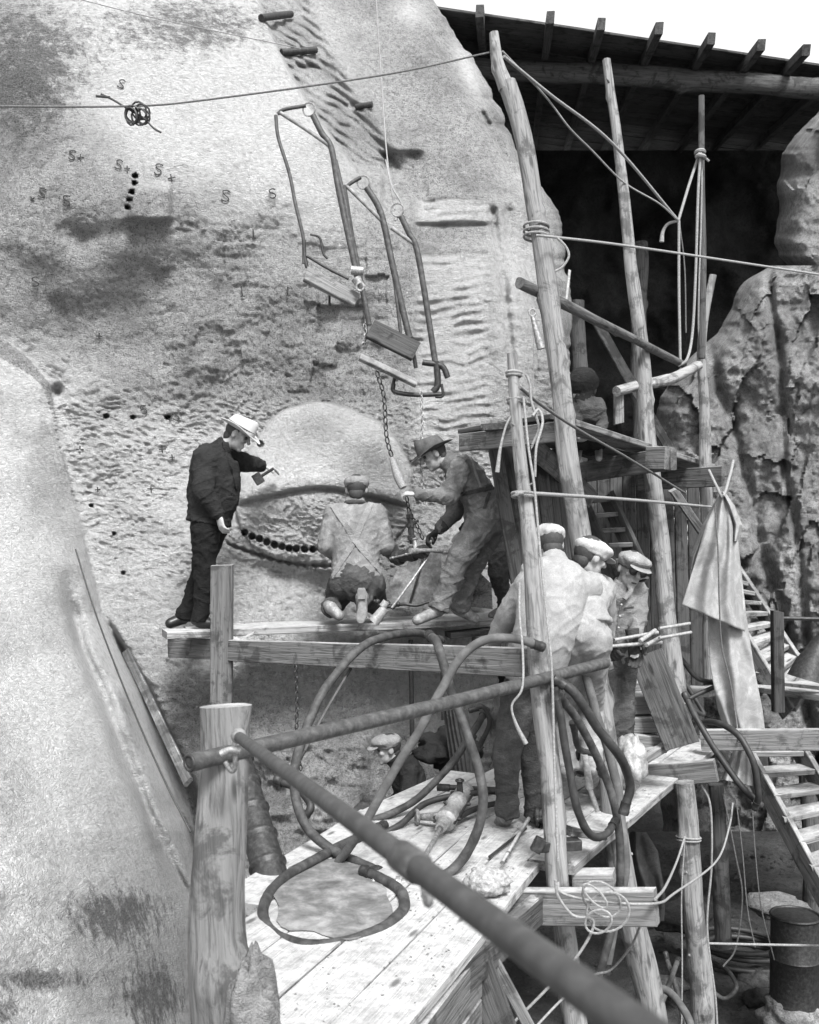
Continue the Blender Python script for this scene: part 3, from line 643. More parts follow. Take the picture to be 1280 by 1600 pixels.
mb.add(pts+[p+Vector((-.02, .22, 0)) for p in pts], [(0, 1, 2, 3), (7, 6, 5, 4), (0, 4, 5, 1), (1, 5, 6, 2), (2, 6, 7, 3), (3, 7, 4, 0)]); mb.obj('timber_block', M['beamw'], None, 'mitred timber block standing on the plank behind the booted worker', 'block')
for (x, y0, y1, d) in ((642, 1000, 1150, 8.6), (690, 1010, 1125, 8.6)):
    tubeo('iron_bar', [P(x, y0, d), P(x+2, y1, d)], .02 if x < 650 else .012, M['iron'], 'thick black iron bar hanging below the plank' if x < 650 else 'thinner black iron bar hanging below the plank', 'bar')

# ================================================ lower deck
DZ = -1.65
def D2(px, py, z=DZ):
    d = -z*F/(py-HY); return P(px, py, d)
dk = empty('lower_deck', D2(640, 1400), 'wide dust whitened plank deck running up from the foreground', 'scaffold platform')
dirA = (D2(840, 1355)-D2(640, 1600)).normalized(); sA = Vector((-dirA.y, dirA.x, 0)).normalized()
o0 = D2(640, 1600)-dirA*1.3
ends = [3.15, 3.6, 4.2, 4.0, 3.75]; st = [0, .05, 1.2, 1.65, 2.1]
for i in range(5):
    c = o0+sA*(.255*i+.13)-Vector((0, 0, .025)); board('plank', c+dirA*st[i], c+dirA*(ends[i]), .249, .05, M['deck'], parent=dk, jit=.006)
dirB = (D2(1140, 1150)-D2(900, 1352)).normalized(); sB = Vector((-dirB.y, dirB.x, 0)).normalized()
o1 = D2(900, 1352)
for i in range(6):
    c = o1+sB*(.25*i+.13)-Vector((0, 0, .029)); s0 = [.0, -.1, .1, .2, .1, .35][i]; e_ = [3.75, 3.7, 3.4, 3.2, 2.3, 1.6][i]
    board('plank', c+dirB*s0, c+dirB*e_, .243, .05, M['deck'], parent=dk, jit=.006)
# bearers
board('crossbeam', P(792, 1416, 4.95), P(1026, 1417, 4.75), .07, .165, M['beamw'], parent=dk)
board('crossbeam', P(700, 1240, 8.0), P(1119, 1203, 6.95), .08, .15, M['beamw'], parent=dk)
board('bearer_block', P(895, 1372, 5.25), P(960, 1372, 5.2), .12, .07, M['beamw'], parent=dk)
board('bearer', D2(700, 1500)+Vector((0, 0, -.12)), D2(800, 1400)+Vector((.15, .2, -.12)), .06, .14, M['board_d'], parent=dk)
# side skirt boards under the near edge
o2 = o0-Vector((0, 0, .05))
for i in range(3):
    board('skirt_board', o2+dirA*(.2)+sA*.02-Vector((0, 0, .12+.2*i)), o2+dirA*2.15+sA*.02-Vector((0, 0, .12+.2*i)), .03, .19, M['board'], parent=dk)
board('prop_board', P(735, 1480, 4.3), P(800, 1660, 4.3), .14, .03, M['board_d'], parent=dk, up=(0, -1, 0))
board('prop_board', P(758, 1475, 4.4), P(835, 1620, 4.4), .05, .03, M['board'], parent=dk, up=(0, -1, 0))
# oily bare patch inside the hose ring: flat print on the deck
mb = MB(); ring = []
for k in range(40):
    a = 2*math.pi*k/40; r = 1+.22*mnoise.fractal((math.cos(a)*1.6, math.sin(a)*1.6, 3), 1, 2, 3)-.04; ring.append((520+98*r*math.cos(a)+10*math.sin(a), 1408+62*r*math.sin(a)))
mb.add([D2(520, 1408, DZ+.006)]+[D2(x, y, DZ+.006) for x, y in ring], [(0, 1+k, 1+(k+1) % 40) for k in range(40)]); mb.obj('oil_stain', plain('oily_wood', .13, .85, 0, .6, 7), dk)
# far walkways
wk = empty('right_walkway', P(1220, 1080, 8.6), 'snowy walkway planks with post rail at the right edge', 'walkway')
board('plank', P(1160, 1072, 9.4), P(1330, 1092, 7.9), .30, .05, M['deck'], parent=wk); board('plank', P(1170, 1062, 9.8), P(1330, 1078, 8.3), .30, .05, M['deck'], parent=wk)
board('rail_post', P(1216, 1112, 8.3), P(1214, 955, 8.3), .085, .085, M['board_d'], parent=wk, up=(0, -1, 0))
tubeo('rail', [P(1222, 966, 8.3), P(1330, 968, 8.2)], .016, M['iron'], parent=wk)
board('cross_beam', P(1096, 1156, 7.8), P(1330, 1155, 7.3), .07, .155, M['beamw'], 'long sawn beam jutting right across the hanging canvas', 'beam')
board('plank', P(1060, 1080, 8.9), P(1130, 1080, 8.6), .5, .05, M['deck'], 'dusty plank ledge behind the leaning board', 'plank')
mb = MB(); mb.tube(PP([(1262, 1062, 8.2), (1268, 1040, 8.2), (1285, 1005, 8.2), (1290, 998, 8.2)]), [.16, .13, .08, .07], 18); mb.obj('iron_bucket', M['iron'], None, 'black cone of ironwork standing on the right walkway', 'equipment', smooth=True)

# stairs
def stair(L0, L1, R0, R1, n, label, tw=.22, mat='tread', sm='board', th=.04, t0=.04, t1=.97):
    L0, L1, R0, R1 = P(*L0), P(*L1), P(*R0), P(*R1)
    t = empty('staircase', (L1+R1)/2, label, 'stairs')
    for a, b in ((L0, L1), (R0, R1)): board('stringer', a, b, .045, .17, M[sm], parent=t, up=(0, 0, 1))
    for i in range(n):
        q = t0+(t1-t0)*(i/(n-1)); a = L0.lerp(L1, q); b = R0.lerp(R1, q); board('tread', a, b, tw, th, M[mat], parent=t)
    return t
stair((1160, 1165, 8.0), (1308, 1440, 6.9), (1244, 1165, 8.0), (1385, 1400, 6.9), 8, 'lower open stair with pale treads dropping to the right edge')
stair((1080, 865, 10.1), (1232, 1115, 8.9), (1150, 893, 10.3), (1262, 1062, 9.2), 11, 'middle open stair partly behind the hanging canvas', .20)
stair((1012, 770, 10.4), (1082, 882, 10.0), (1050, 755, 10.6), (1120, 868, 10.2), 8, 'small upper stair in shadow under the staging', .17)
stair((905, 780, 9.0), (962, 905, 8.6), (948, 775, 9.1), (1008, 905, 8.7), 6, 'steep board ladder behind the pale capped workers', .13, 'board', 'board_d')
board('brace_board', P(1052, 765, 8.4), P(1110, 850, 8.7), .07, .04, M['board'], 'short pale brace under the right end of the upper staging', 'brace', up=(0, -1, 0))
board('brace_board', P(835, 700, 7.6), P(925, 780, 8.6), .15, .035, M['beamw'], 'sloping pale brace board behind the roped near pole', 'brace', up=(0, -1, 0))
board('leaning_plank', P(1010, 1022, 6.75), P(1066, 1166, 6.55), .225, .04, M['board_d'], 'wide dark plank leaning beside the timber stack', 'plank', up=(-.25, -.95, .1))

# ================================================ tarpaulin
def clothsheet(name, rows, d, mat, parent, amp=.05, nf=5, seed=0, nx=40, thick=.008, label=None):
    ysr = [r[0] for r in rows]; ny = 70; yy = np.linspace(ysr[0], ysr[-1], ny); xl = np.interp(yy, ysr, [r[1] for r in rows]); xr_ = np.interp(yy, ysr, [r[2] for r in rows])
    dy = np.interp(yy, ysr, [r[3] if len(r) > 3 else 0 for r in rows])
    u = np.linspace(0, 1, nx); X = xl[:, None]+(xr_-xl)[:, None]*u; Yc = yy[:, None]+dy[:, None]*u
    f_ = np.sin(u[None]*nf*2*np.pi+seed+.8*vn(yy[:, None]/70, u[None]*2, seed)*2)
    D_ = d+.10*(2*u[None]-1)**2 - amp*f_*np.clip((xr_-xl)[:, None]/70, .2, 1) - .035*fbm(X/34, Yc/90, seed, 2)
    co = np.stack([(X-640)/F*D_, D_, (HY-Yc)/F*D_], -1); n0 = nx*ny
    bk = co.copy(); bk[:, :, 1] += thick
    idx = np.arange(n0).reshape(ny, nx); f = []
    for a in range(ny-1):
        for b in range(nx-1):
            q = (idx[a, b], idx[a+1, b], idx[a+1, b+1], idx[a, b+1]); f.append(tuple(int(v) for v in q)); f.append(tuple(int(v+n0) for v in q[::-1]))
    edge = [idx[0, b] for b in range(nx)]+[idx[a, nx-1] for a in range(1, ny)]+[idx[ny-1, b] for b in range(nx-2, -1, -1)]+[idx[a, 0] for a in range(ny-2, 0, -1)]
    for a, b in zip(edge, edge[1:]+edge[:1]): f.append((int(a), int(b), int(b+n0), int(a+n0)))
    Mi = WM[parent.name].to_translation(); v = np.concatenate([co.reshape(-1, 3), bk.reshape(-1, 3)])-np.array(Mi)
    return mkobj(name, rawmesh(v.tolist(), f), WM[parent.name].copy(), parent, mat, label)
tp = empty('canvas_tarp', P(1140, 1100, 8.0), 'long pale canvas tarpaulin tied up by one corner and hanging in folds', 'tarpaulin')
clothsheet('drape', [(800, 1112, 1150), (860, 1100, 1155), (960, 1106, 1166), (1040, 1110, 1178), (1110, 1122, 1192), (1180, 1148, 1200), (1230, 1172, 1203), (1266, 1194, 1204)], 8.05, M['canvas'], tp, .030, 2.1, 1.0)
clothsheet('flap', [(768, 1127, 1134), (785, 1119, 1141), (820, 1103, 1150), (880, 1086, 1156), (945, 1066, 1164, 42)], 7.93, M['canvas'], tp, .035, 2.2, 2.5)
clothsheet('side_fold', [(775, 1122, 1132), (820, 1098, 1112), (870, 1078, 1094), (890, 1076, 1088)], 8.1, M['canvas'], tp, .03, 2, 4)
clothsheet('side_fold', [(770, 1128, 1134), (790, 1136, 1148), (820, 1146, 1160), (846, 1146, 1152)], 7.9, M['canvas'], tp, .03, 2, 5)
clothsheet('lower_fold', [(1165, 1150, 1172), (1200, 1135, 1180), (1218, 1128, 1182, 12)], 7.75, M['canvas'], tp, .03, 3, 6)
tubeo('tarp_tie', PP([(1108, 735, 8.5), (1120, 760, 8.2), (1130, 775, 7.9), (1140, 745, 8.3), (1146, 720, 8.55)]), .012, M['rope'], 'short rope tying the canvas corner to the staging', 'rope')
tubeo('cord', PP([(1117, 790, 7.8), (1122, 860, 7.78), (1124, 940, 7.8), (1128, 1010, 7.85), (1140, 1060, 7.85), (1150, 1120, 7.8), (1155, 1160, 7.6)]), .006, M['rope_d'], 'dark cord running down the face of the canvas', 'cord')

# ================================================ timber stack, rubble, drum
stk = empty('timber_stack', P(1000, 1160, 6.9), 'stack of short sawn timbers on the lower deck behind the dark plank', 'timber')
for (x0, y0, x1, y1, d, w_, t_) in ((958, 1098, 1045, 1095, 6.9, .3, .12), (962, 1128, 1050, 1128, 6.85, .28, .10), (975, 1155, 1030, 1160, 6.7, .2, .09), (950, 1075, 1010, 1070, 7.1, .3, .10), (985, 1180, 1035, 1168, 6.6, .1, .05), (1000, 1190, 1050, 1160, 6.55, .06, .05)):
    board('timber', P(x0, y0, d), P(x1, y1, d+.12), w_, t_, M['beamw'] if y0 in (1098, 1128) else M['board'], parent=stk)
lump('stone_dust_sack', P(985, 1192, 6.45), (.10, .12, .17), M['bright'], 'white dusted sack slumped beside the timber stack', 'sack', 5, amp=.25)
drum = empty('iron_drum', P(1240, 1568, 8.0), 'black iron drum standing on a rough stone block at bottom right', 'drum')
mb = MB(); c0 = P(1241, 1565, 8.0); c1 = P(1243, 1430, 8.0); mb.tube([c0, c0.lerp(c1, .05), c0.lerp(c1, .5), c0.lerp(c1, .52), c0.lerp(c1, .54), c1], [.19, .185, .185, .195, .185, .185], 28); mb.obj('shell', M['iron'], drum, smooth=True)
mb = MB(); mb.torus(c1, (0, 0, 1), .185, .012, 28, 6); mb.obj('rim', M['iron'], drum, smooth=True)
lump('stone_block', P(1241, 1582, 8.0), (.25, .2, .16), M['stone'], 'rough pale stone block under the black iron drum', 'stone block', 9, amp=.3)
for i, (x, y, d, r, lb) in enumerate(((1180, 1530, 9, .16, 'dark rubble block left of the drum'), (1190, 1560, 8.6, .12, 'flat dark rubble stone nearest the drum foot'), (1060, 1430, 9.5, .22, 'shadowed boulder behind the propping pole'), (1150, 1450, 10, .15, 'small boulder beside the coiled hoses'), (1040, 1540, 8.5, .13, 'small stone under the crossed hoses'))):
    lump('boulder', P(x, y, d), (r*1.3, r, r*.6), M['ground'], lb, 'rock', i+20, 3)
cl = lump('rubble_slab', P(1215, 1415, 8.6), (.26, .2, .08), M['cliff'], 'slanting slab of rubble lying against the drum', 'rock', 31, 3)

# ribbed stove-pipe by the foreground post
rp = empty('ribbed_pipe', P(440, 1395, 5.2), 'dark ribbed metal duct leaning beside the foreground post', 'duct')
mb = MB(); A = P(432, 1400, 5.0); B = P(372, 1190, 5.6); L = (B-A).length; pts = []; rr = []
for i in range(81):
    t = i/80; pts.append(A.lerp(B, t)); rr.append(.088+(.011 if (i % 16) in (0, 1) else 0)-.01*t)
mb.tube(pts, rr, 26); mb.obj('duct_shell', M['iron'], rp, smooth=True)
board('edge_board', P(197, 1018, 7.5), P(294, 1222, 6.0), .06, .03, M['board_d'], 'narrow board wedged down the smooth rock at left', 'board', up=(0, -1, .2))
tubeo('cable', PP([(118, 858, 7.55), (150, 960, 7.35), (200, 1090, 6.6), (255, 1215, 6.1), (298, 1300, 5.9)]), .006, M['wire'], 'thin dark cable trailing down the rock at left', 'cable')

# ================================================ hanging seats (boatswain chairs)
def hseat(label, ring, bar, strap, brace, pipes, seat, extra=(), d=8.1):
    t = empty('hoist_swing', P(*ring, d), label, 'hanging seat', 'pipe framed hanging seats')
    mb = MB(); mb.torus(P(*ring, d), (.2, 1, .2), .05, .007, 18, 6); mb.obj('ring', M['steel'], t, smooth=True)
    if bar: tubeo('top_bar', PP(bar, d), .016, M['pipe'], parent=t)
    if strap: tubeo('side_strap', PP(strap, d), .014, M['pipe'], parent=t)
    tubeo('brace', PP(brace, d), .017, M['pipe_l'], parent=t)
    for p, r in pipes: tubeo('frame_pipe', PP(p, d), r, M['pipe'], parent=t, k=5)
    if seat:
        (x0, y0), (x1, y1), w_, m_, tlt = seat; board('seat_board', P(x0, y0, d-.12), P(x1, y1, d-.05), w_, .035, M[m_], parent=t, up=tlt)
    for e in extra: tubeo('seat_iron', PP(e[0], d), e[1], M['iron'], parent=t)
    return t
hseat('upper hanging seat frame with pale board and strap, high on the rock', (483, 171), [(434, 178), (445, 171), (478, 165)], [(431, 180), (435, 215), (452, 270), (462, 320), (474, 372), (475, 412)], [(438, 176), (480, 203), (518, 230)],
      [([(489, 180), (503, 208), (518, 232), (530, 300), (560, 440)], .024), ([(524, 250), (542, 330), (555, 420)], .018)], ((477, 428), (558, 470), .16, 'beamw', (.2, -.75, .6)),
      (([(475, 375), (476, 400), (480, 418)], .016), ([(485, 366), (500, 372), (505, 395), (512, 404)], .010), ([(480, 400), (510, 418), (545, 436)], .012), ([(515, 455), (515, 478)], .01)), 8.1)
hseat('middle hanging seat frame with dark board between the other two', (568, 285), [(541, 292), (550, 285), (564, 277)], None, [(541, 290), (570, 318), (600, 348)],
      [([(573, 293), (590, 320), (600, 350), (617, 430), (640, 528)], .026), ([(537, 290), (550, 370), (566, 450), (577, 508)], .022), ([(606, 372), (618, 450), (626, 520)], .014)], ((578, 514), (650, 550), .20, 'board_d', (.3, -.8, .45)),
      (([(572, 505), (572, 530), (568, 540)], .012), ([(645, 545), (650, 575)], .016)), 8.15)
hseat('lowest hanging seat frame with shackle near the bent man', (621, 328), None, None, [(612, 356), (632, 370), (652, 384)],
      [([(627, 338), (640, 366), (651, 388), (664, 460), (680, 565)], .024)], ((562, 558), (650, 600), .07, 'beamw', (.3, -.6, .6)),
      (([(682, 565), (684, 600), (677, 612)], .026), ([(615, 600), (617, 612), (650, 617), (690, 616)], .018), ([(617, 590), (614, 605), (618, 616)], .014), ([(690, 600), (692, 618), (680, 620)], .012), ([(660, 566), (690, 572), (700, 590)], .024)), 8.1)
mb = MB(); mb.tube(PP([(549, 422), (568, 424)], 8.02), .035, 16); mb.tube(PP([(556, 435), (566, 452)], 8.0), [.04, .03], 14); mb.torus(P(563, 448, 7.95), (.1, 1, 0), .03, .01); mb.obj('clamp_block', M['steel'], None, 'round clamp block bolted where the upper seat pipe meets its board', 'clamp', smooth=True)
chain('chain', PP([(590, 585), (600, 620), (604, 680), (612, 712), (625, 748)], 8.0), .035, M['iron'], 'heavy dark chain from the lowest seat to the worker hand')
chain('chain', PP([(658, 615), (660, 660), (658, 720), (664, 790)], 8.05), .022, M['steel'], 'thin chain dangling in front of the bent man')
chain('chain', PP([(570, 510), (572, 530), (566, 540)], 8.0), .025, M['steel'], 'short chain end beside the middle seat board')
chain('chain', PP([(462, 1036), (464, 1090), (464, 1160), (470, 1200)], 7.6), .026, M['iron'], 'dark chain hanging straight below the plank')
chain('chain', PP([(636, 780), (640, 800), (652, 822), (660, 840)], 7.95), .030, M['iron'], 'slack chain loops at the drill')
tubeo('rope', PP([(588, 0, 9.9), (598, 150, 9.4), (605, 245, 8.7), (617, 328, 8.2)]), .006, M['rope'], 'thin pale rope holding the lowest seat from above', 'rope')
tubeo('rope', PP([(603, 250, 8.7), (612, 290, 8.3), (630, 325, 8.2), (618, 345, 8.1)]), .007, M['rope'], 'knotted pale rope tail at the lowest seat ring', 'rope')
tubeo('rope', PP([(612, 715, 7.95), (622, 745, 7.92), (630, 762, 7.9)]), [.02, .035, .03], M['rope'], 'thick pale rope bound round the chain at the worker hand', 'rope')

# iron pegs on the rock
for (x0, y0, x1, y1, lb) in ((408, 28, 455, 22, 'topmost'), (440, 82, 494, 78, 'second'), (556, 167, 582, 163, 'lowest')):
    a, b = onrock(x0, y0, .08), onrock(x1, y1, .08); tubeo('iron_peg', [a, b], .035 if y0 < 100 else .03, M['iron'], lb+' dark iron peg set across the tooled channel', 'peg')

# ================================================ ropes
def rope(pts, r, label, mat='rope', d=None, cat='rope', **k): return tubeo('rope' if cat == 'rope' else cat, PP(pts, d), r, M[mat], label, cat, **k)
rope([(-40, 166, 6), (200, 166, 6.3), (330, 155, 6.5), (600, 117, 6.8), (765, 82, 7.0)], .0065, 'rope stretched across the rock to the tip of the tallest pole', 'rope_d')
mb = MB()
for i in range(9): mb.torus(P(215+random.uniform(-10, 10), 177+random.uniform(-6, 6), 6.3), (random.random(), 1, random.random()), .04+.012*random.random(), .006, 12, 5)
mb.tube(crom(PP([(158, 147), (175, 155), (195, 167), (225, 185), (240, 200), (252, 207)], 6.3), 4), .007, 6); mb.tube(crom(PP([(150, 150), (172, 152)], 6.3), 4), .008, 6)
mb.obj('wire_tangle', M['wire'], None, 'tangled knot of wire on the stretched rope at upper left', 'wire', smooth=True)
rope([(90, -10, 8), (250, 30, 8.2), (470, 76, 8.6)], .004, 'faint thin line crossing the top of the rock', 'rope')
rope([(787, 88, 7.0), (860, 148, 7.4), (958, 225, 8.0), (1060, 345, 8.6)], .0115, 'thick rope from the forked pole tip to the knot in the opening')
rope([(785, 80, 7.0), (850, 148, 7.4), (890, 200, 7.6), (925, 235, 7.9), (975, 285, 8.2), (1030, 318, 8.4), (1060, 345, 8.6)], .007, 'slack thinner rope sagging beside the thick one', 'rope')
rope([(1095, 235, 8.8), (1078, 285, 8.7), (1060, 345, 8.6)], .012, 'rope from the hanging pole down to the knot')
rope([(1060, 345, 8.6), (1044, 350, 8.6), (1036, 362, 8.6), (1034, 378, 8.6)], [.012, .012, .02], 'frayed rope end dangling from the knot')
rope([(1061, 345, 8.6), (1061, 450, 8.6), (1063, 562, 8.6)], .012, 'straight rope falling from the knot to the branch rail')
rope([(1095, 240, 8.7), (1091, 300, 8.7), (1087, 430, 8.7), (1082, 520, 8.7), (1074, 560, 8.6), (1060, 572, 8.6)], .012, 'left line of the rope fall beside the hanging pole')
rope([(1097, 240, 8.75), (1096, 330, 8.75), (1092, 460, 8.75), (1092, 520, 8.8), (1098, 545, 8.8)], .008, 'right line of the rope fall beside the hanging pole')
rope([(1062, 350, 8.65), (1070, 420, 8.7), (1072, 520, 8.7)], .006, 'thin dim line between the two rope falls', 'rope_d')
mb = MB(); mb.torus(P(1094, 238, 8.7), (0, .2, 1), .035, .016); mb.torus(P(1095, 245, 8.7), (.2, 0, 1), .035, .016); mb.tube(PP([(1100, 245), (1108, 252)], 8.7), .01, 6); mb.obj('rope_knot', M['rope'], None, 'pale rope knot bound on the hanging pole', 'knot', smooth=True)
log('hanging_pole', [P(1096, 150, 8.8), P(1098, 560, 8.8)], [.025, .03], M['log_dark'], 'thin dark pole hanging from the roof beam', 'pole')
rope([(838, 368, 6.7), (870, 371, 6.72), (1000, 387, 7.4), (1300, 432, 8.6)], .0095, 'taut rope from the tallest pole to the right edge')
mb = MB()
for i in range(3): mb.torus(P(838, 354+i*8, 6.87), (.05, .1, 1), .083, .008, 24, 6)
mb.tube(crom(PP([(870, 371), (884, 385), (889, 400), (880, 416), (868, 424)], 6.7), 5), .008, 6); mb.obj('rope_lashing', M['rope'], None, 'rope rings and loop lashed round the tallest pole', 'rope', smooth=True)
rope([(812, 605, 5.25), (845, 632, 5.6), (905, 672, 6.2), (980, 715, 7.2), (1070, 770, 8.3)], .009, 'dark rope slanting from the near pole under the upper staging', 'rope_d')
rope([(808, 771, 5.18), (850, 772, 5.6), (1000, 782, 7.4), (1120, 793, 8.6)], .011, 'pale rope tied round the near pole and stretched to the canvas')
def ringpole(y, x, d, r, t=.009, nm='rope_ring', lb=''):
    mb = MB(); mb.torus(P(x, y, d), (.06, .12, 1), r, t, 24, 6); mb.torus(P(x, y+4, d), (.03, .1, 1), r, t*.8, 24, 6); mb.obj(nm, M['rope'], None, lb, 'rope', smooth=True)
ringpole(772, 819, 5.33, .062, lb='rope ring round the near pole at the pale stretched rope')
ringpole(625, 806, 5.4, .042, lb='rope ring high on the near pole under the dark knot'); ringpole(583, 803, 5.4, .038, lb='topmost rope ring on the near pole')
rope([(822, 585, 5.3), (828, 600, 5.3), (830, 625, 5.3), (836, 645, 5.3), (842, 670, 5.3), (832, 695, 5.3)], .007, 'loose rope loop hanging from the top of the near pole')
rope([(798, 650, 5.3), (790, 668, 5.3), (782, 700, 5.3), (777, 738, 5.3)], [.006, .006, .012], 'short knotted rope hanging left of the near pole')
rope([(818, 620, 5.25), (826, 700, 5.2), (835, 760, 5.15), (843, 850, 5.1), (852, 940, 5.05), (862, 1040, 5.0), (866, 1180, 5.0), (872, 1345, 4.95)], .0065, 'long rope running straight down the near pole')
rope([(832, 650, 5.25), (842, 640, 5.3), (848, 660, 5.25), (838, 700, 5.2), (836, 745, 5.2)], .007, 'hooked rope loop beside the near pole')
rope([(812, 910, 5.1), (812, 960, 5.05), (817, 1020, 5.0), (816, 1075, 4.95), (800, 1102, 4.95), (806, 1130, 4.95), (822, 1162, 4.95)], [.006, .006, .006, .006, .012], 'dangling rope with knotted end in front of the near pole')
rope([(872, 1378, 4.72), (878, 1395, 4.7), (930, 1408, 4.68), (1022, 1412, 4.66), (1055, 1395, 5.4), (1120, 1345, 6.5), (1140, 1290, 7.0), (1145, 1255, 7.4)], .0065, 'rope wrapped over the crossbeam and looping up to the canvas foot')
mb = MB()
for i, (cx, cy, R, ax) in enumerate(((940, 1405, .10, .7), (950, 1425, .09, 1.1), (930, 1400, .07, .4), (935, 1440, .05, 1.3))): mb.torus(P(cx, cy, 4.62-.02*i), (.1*i, 1, .15), R, .0055, 26, 6, ax)
mb.tube(crom(PP([(868, 1375), (872, 1400), (895, 1430), (928, 1440), (905, 1490), (850, 1550), (800, 1600)], 4.6), 6), .0065, 7); mb.obj('rope_coil', M['rope'], None, 'untidy coil of rope hung on the end of the crossbeam', 'rope', smooth=True)
rope([(1070, 1308, 6.6), (1058, 1345, 6.2), (1040, 1385, 5.2), (1024, 1405, 4.66)], .007, 'short rope from the propping pole to the beam end')
ringpole(1308, 1076, 6.9, .078, .008, lb='rope ring round the propping pole below the deck')
rope([(1000, 1448, 4.9), (985, 1480, 5), (955, 1515, 5.1), (925, 1525, 5.0), (880, 1560, 4.8), (830, 1612, 4.6)], .006, 'pale rope sagging across the lower poles')
rope([(1070, 1312, 6.6), (1065, 1400, 6.6), (1066, 1500, 6.6), (1065, 1610, 6.6)], .005, 'thin line falling behind the propping pole')
rope([(1095, 1225, 7.0), (1110, 1260, 7.0), (1112, 1350, 7.0), (1105, 1450, 7.0), (1118, 1560, 7.0), (1122, 1640, 7.0)], .008, 'pale cord falling from the beam beside the propping pole')
rope([(1150, 1250, 7.6), (1160, 1330, 7.6), (1168, 1420, 7.6), (1180, 1480, 7.6)], .005, 'thin cord hanging from the canvas foot left', 'rope_d')
rope([(1175, 1250, 7.6), (1180, 1330, 7.6), (1190, 1420, 7.6), (1210, 1500, 7.6)], .005, 'thin cord hanging from the canvas foot right', 'rope_d')
rope([(1130, 1240, 7.9), (1150, 1340, 7.9), (1160, 1400, 7.9), (1150, 1480, 7.9), (1130, 1510, 7.9)], .007, 'dark cord trailing in the gloom beside the lower stair', 'rope_d')
rope([(1100, 1474, 7.2), (1190, 1476, 7.2), (1310, 1478, 7.2)], .009, 'taut pale rope crossing in front of the drum')
rope([(832, 480, 9.0), (834, 560, 9.0), (832, 640, 9.0)], .005, 'thin line hanging down the rock flank')
mb = MB(); mb.torus(P(832, 488, 9.0), (0, 1, 0), .03, .009); mb.tube(PP([(832, 494), (846, 545)], 9.0), [.02, .04], 8); mb.obj('pulley', M['steel'], None, 'small pulley hook hanging against the rock flank', 'pulley', smooth=True)

# ================================================ pipes and hoses
pr = empty('rail_pipe', P(620, 1120, 4.6), 'long steel rail pipe crossing from the foreground post to the workers', 'pipe')
mb = MB(); q0, q1 = P(296, 1192, 3.52), P(946, 1036, 5.6); tdir = (q1-q0).normalized()
mb.tube([q0+tdir*(i*.04)*1 for i in range(2)], .032, 20, cap=False); mb.tube([q0+tdir*.0, q0+tdir*.03, q1.lerp(q0, .5)+Vector((0, 0, -.01)), q1], .031, 20); mb.obj('pipe', M['pipe'], pr, smooth=True)
mb = MB(); mb.torus(q0+tdir*.001, tdir, .026, .007, 20, 8); mb.ell(q0+tdir*.0, tdir*.004, tdir.orthogonal().normalized()*.02, tdir.cross(tdir.orthogonal()).normalized()*.02); mb.obj('pipe_end', M['iron'], pr, smooth=True)
mb = MB(); mb.tube(crom(PP([(372, 1146), (366, 1165), (368, 1195), (362, 1205), (352, 1190)], 3.46), 5), .009, 8); mb.tube(crom(PP([(345, 1178), (360, 1172), (375, 1176)], 3.44), 5), .012, 8); mb.obj('wire_tie', M['steel'], None, 'bent wire tie fixing the pipes to the foreground post', 'wire', smooth=True)
ph = empty('near_handrail_pipe', P(800, 1460, 1.6), 'out of focus pipe sloping down through the foreground with a coupling', 'pipe')
A = P(374, 1152, 3.35); B = P(1040, 1640, .80)
def inv(t): # perspective-correct along straight 3-D line
    return A.lerp(B, t)
mb = MB(); mb.tube([inv(0), inv(.5), inv(1.15)], .0185, 28); mb.obj('pipe', M['pipe_n'], ph, smooth=True)
ct = .735; mb = MB(); mb.tube([inv(ct-.018), inv(ct-.016), inv(ct+.016), inv(ct+.018)], [.020, .0235, .0235, .020], 28); mb.obj('coupling', M['pipe'], ph, smooth=True)
mb = MB(); c = P(373, 1150, 3.36); mb.sph(c, .026); mb.obj('end_cap', M['pipe_l'], ph, smooth=True)
mb = MB(); mb.torus(inv(ct-.0)+Vector((.03, .25, -.12)), (1, .2, 0), .03, .006); mb.tube([inv(ct)+Vector((.0, .1, -.03)), inv(ct)+Vector((.03, .25, -.10))], .006, 8); mb.obj('hook', M['steel'], ph, smooth=True)

HG = 'air hoses strewn over the scaffold'
def hose(pts, r, label, mat='hose', d=None):
    r *= .86
    q = crom(PP(pts, d), 10); sd = random.random()*50
    q = [p+Vector((mnoise.noise((sd, i*.13, 0)), mnoise.noise((sd, i*.13, 7)), mnoise.noise((sd, i*.13, 3))))*r*.25 for i, p in enumerate(q)]
    mb = MB(); mb.tube(q, [r*(1+.06*mnoise.noise((sd, i*.5, 1))) for i in range(len(q))], 12); o = mb.obj('air_hose', M[mat], None, label, 'hose', HG, smooth=True)
    for a, b in ((q[0], q[1]), (q[-1], q[-2])):
        t = (b-a).normalized(); mb = MB(); mb.tube([a-t*.01, a+t*.01, a+t*.015, a+t*.05, a+t*.055], [r*1.1, r*1.22, r*1.12, r*1.12, r*1.2], 14); mb.obj('hose_ferrule', M['iron'], o, smooth=True)
    return o
hose([(846, 1010, 5.15), (800, 998, 5.1), (760, 1000, 5.1), (722, 1025, 5.1), (690, 1078, 5.1), (650, 1150, 5.1), (618, 1200, 5.1), (575, 1280, 5.1), (545, 1325, 5.15), (527, 1352, 5.2), (535, 1372, 5.05), (565, 1384, 4.98), (600, 1380, 4.95)], .0265, 'pale hose looping from the beam end down to the coupling', 'hose_l')
hose([(672, 992, 5.6), (685, 1010, 5.4), (700, 1065, 5.3), (728, 1140, 5.2), (752, 1220, 5.1), (752, 1280, 5.05), (728, 1335, 5.05), (690, 1370, 5.0), (640, 1384, 4.95)], .029, 'thick pale hose arching down the middle of the deck', 'hose')
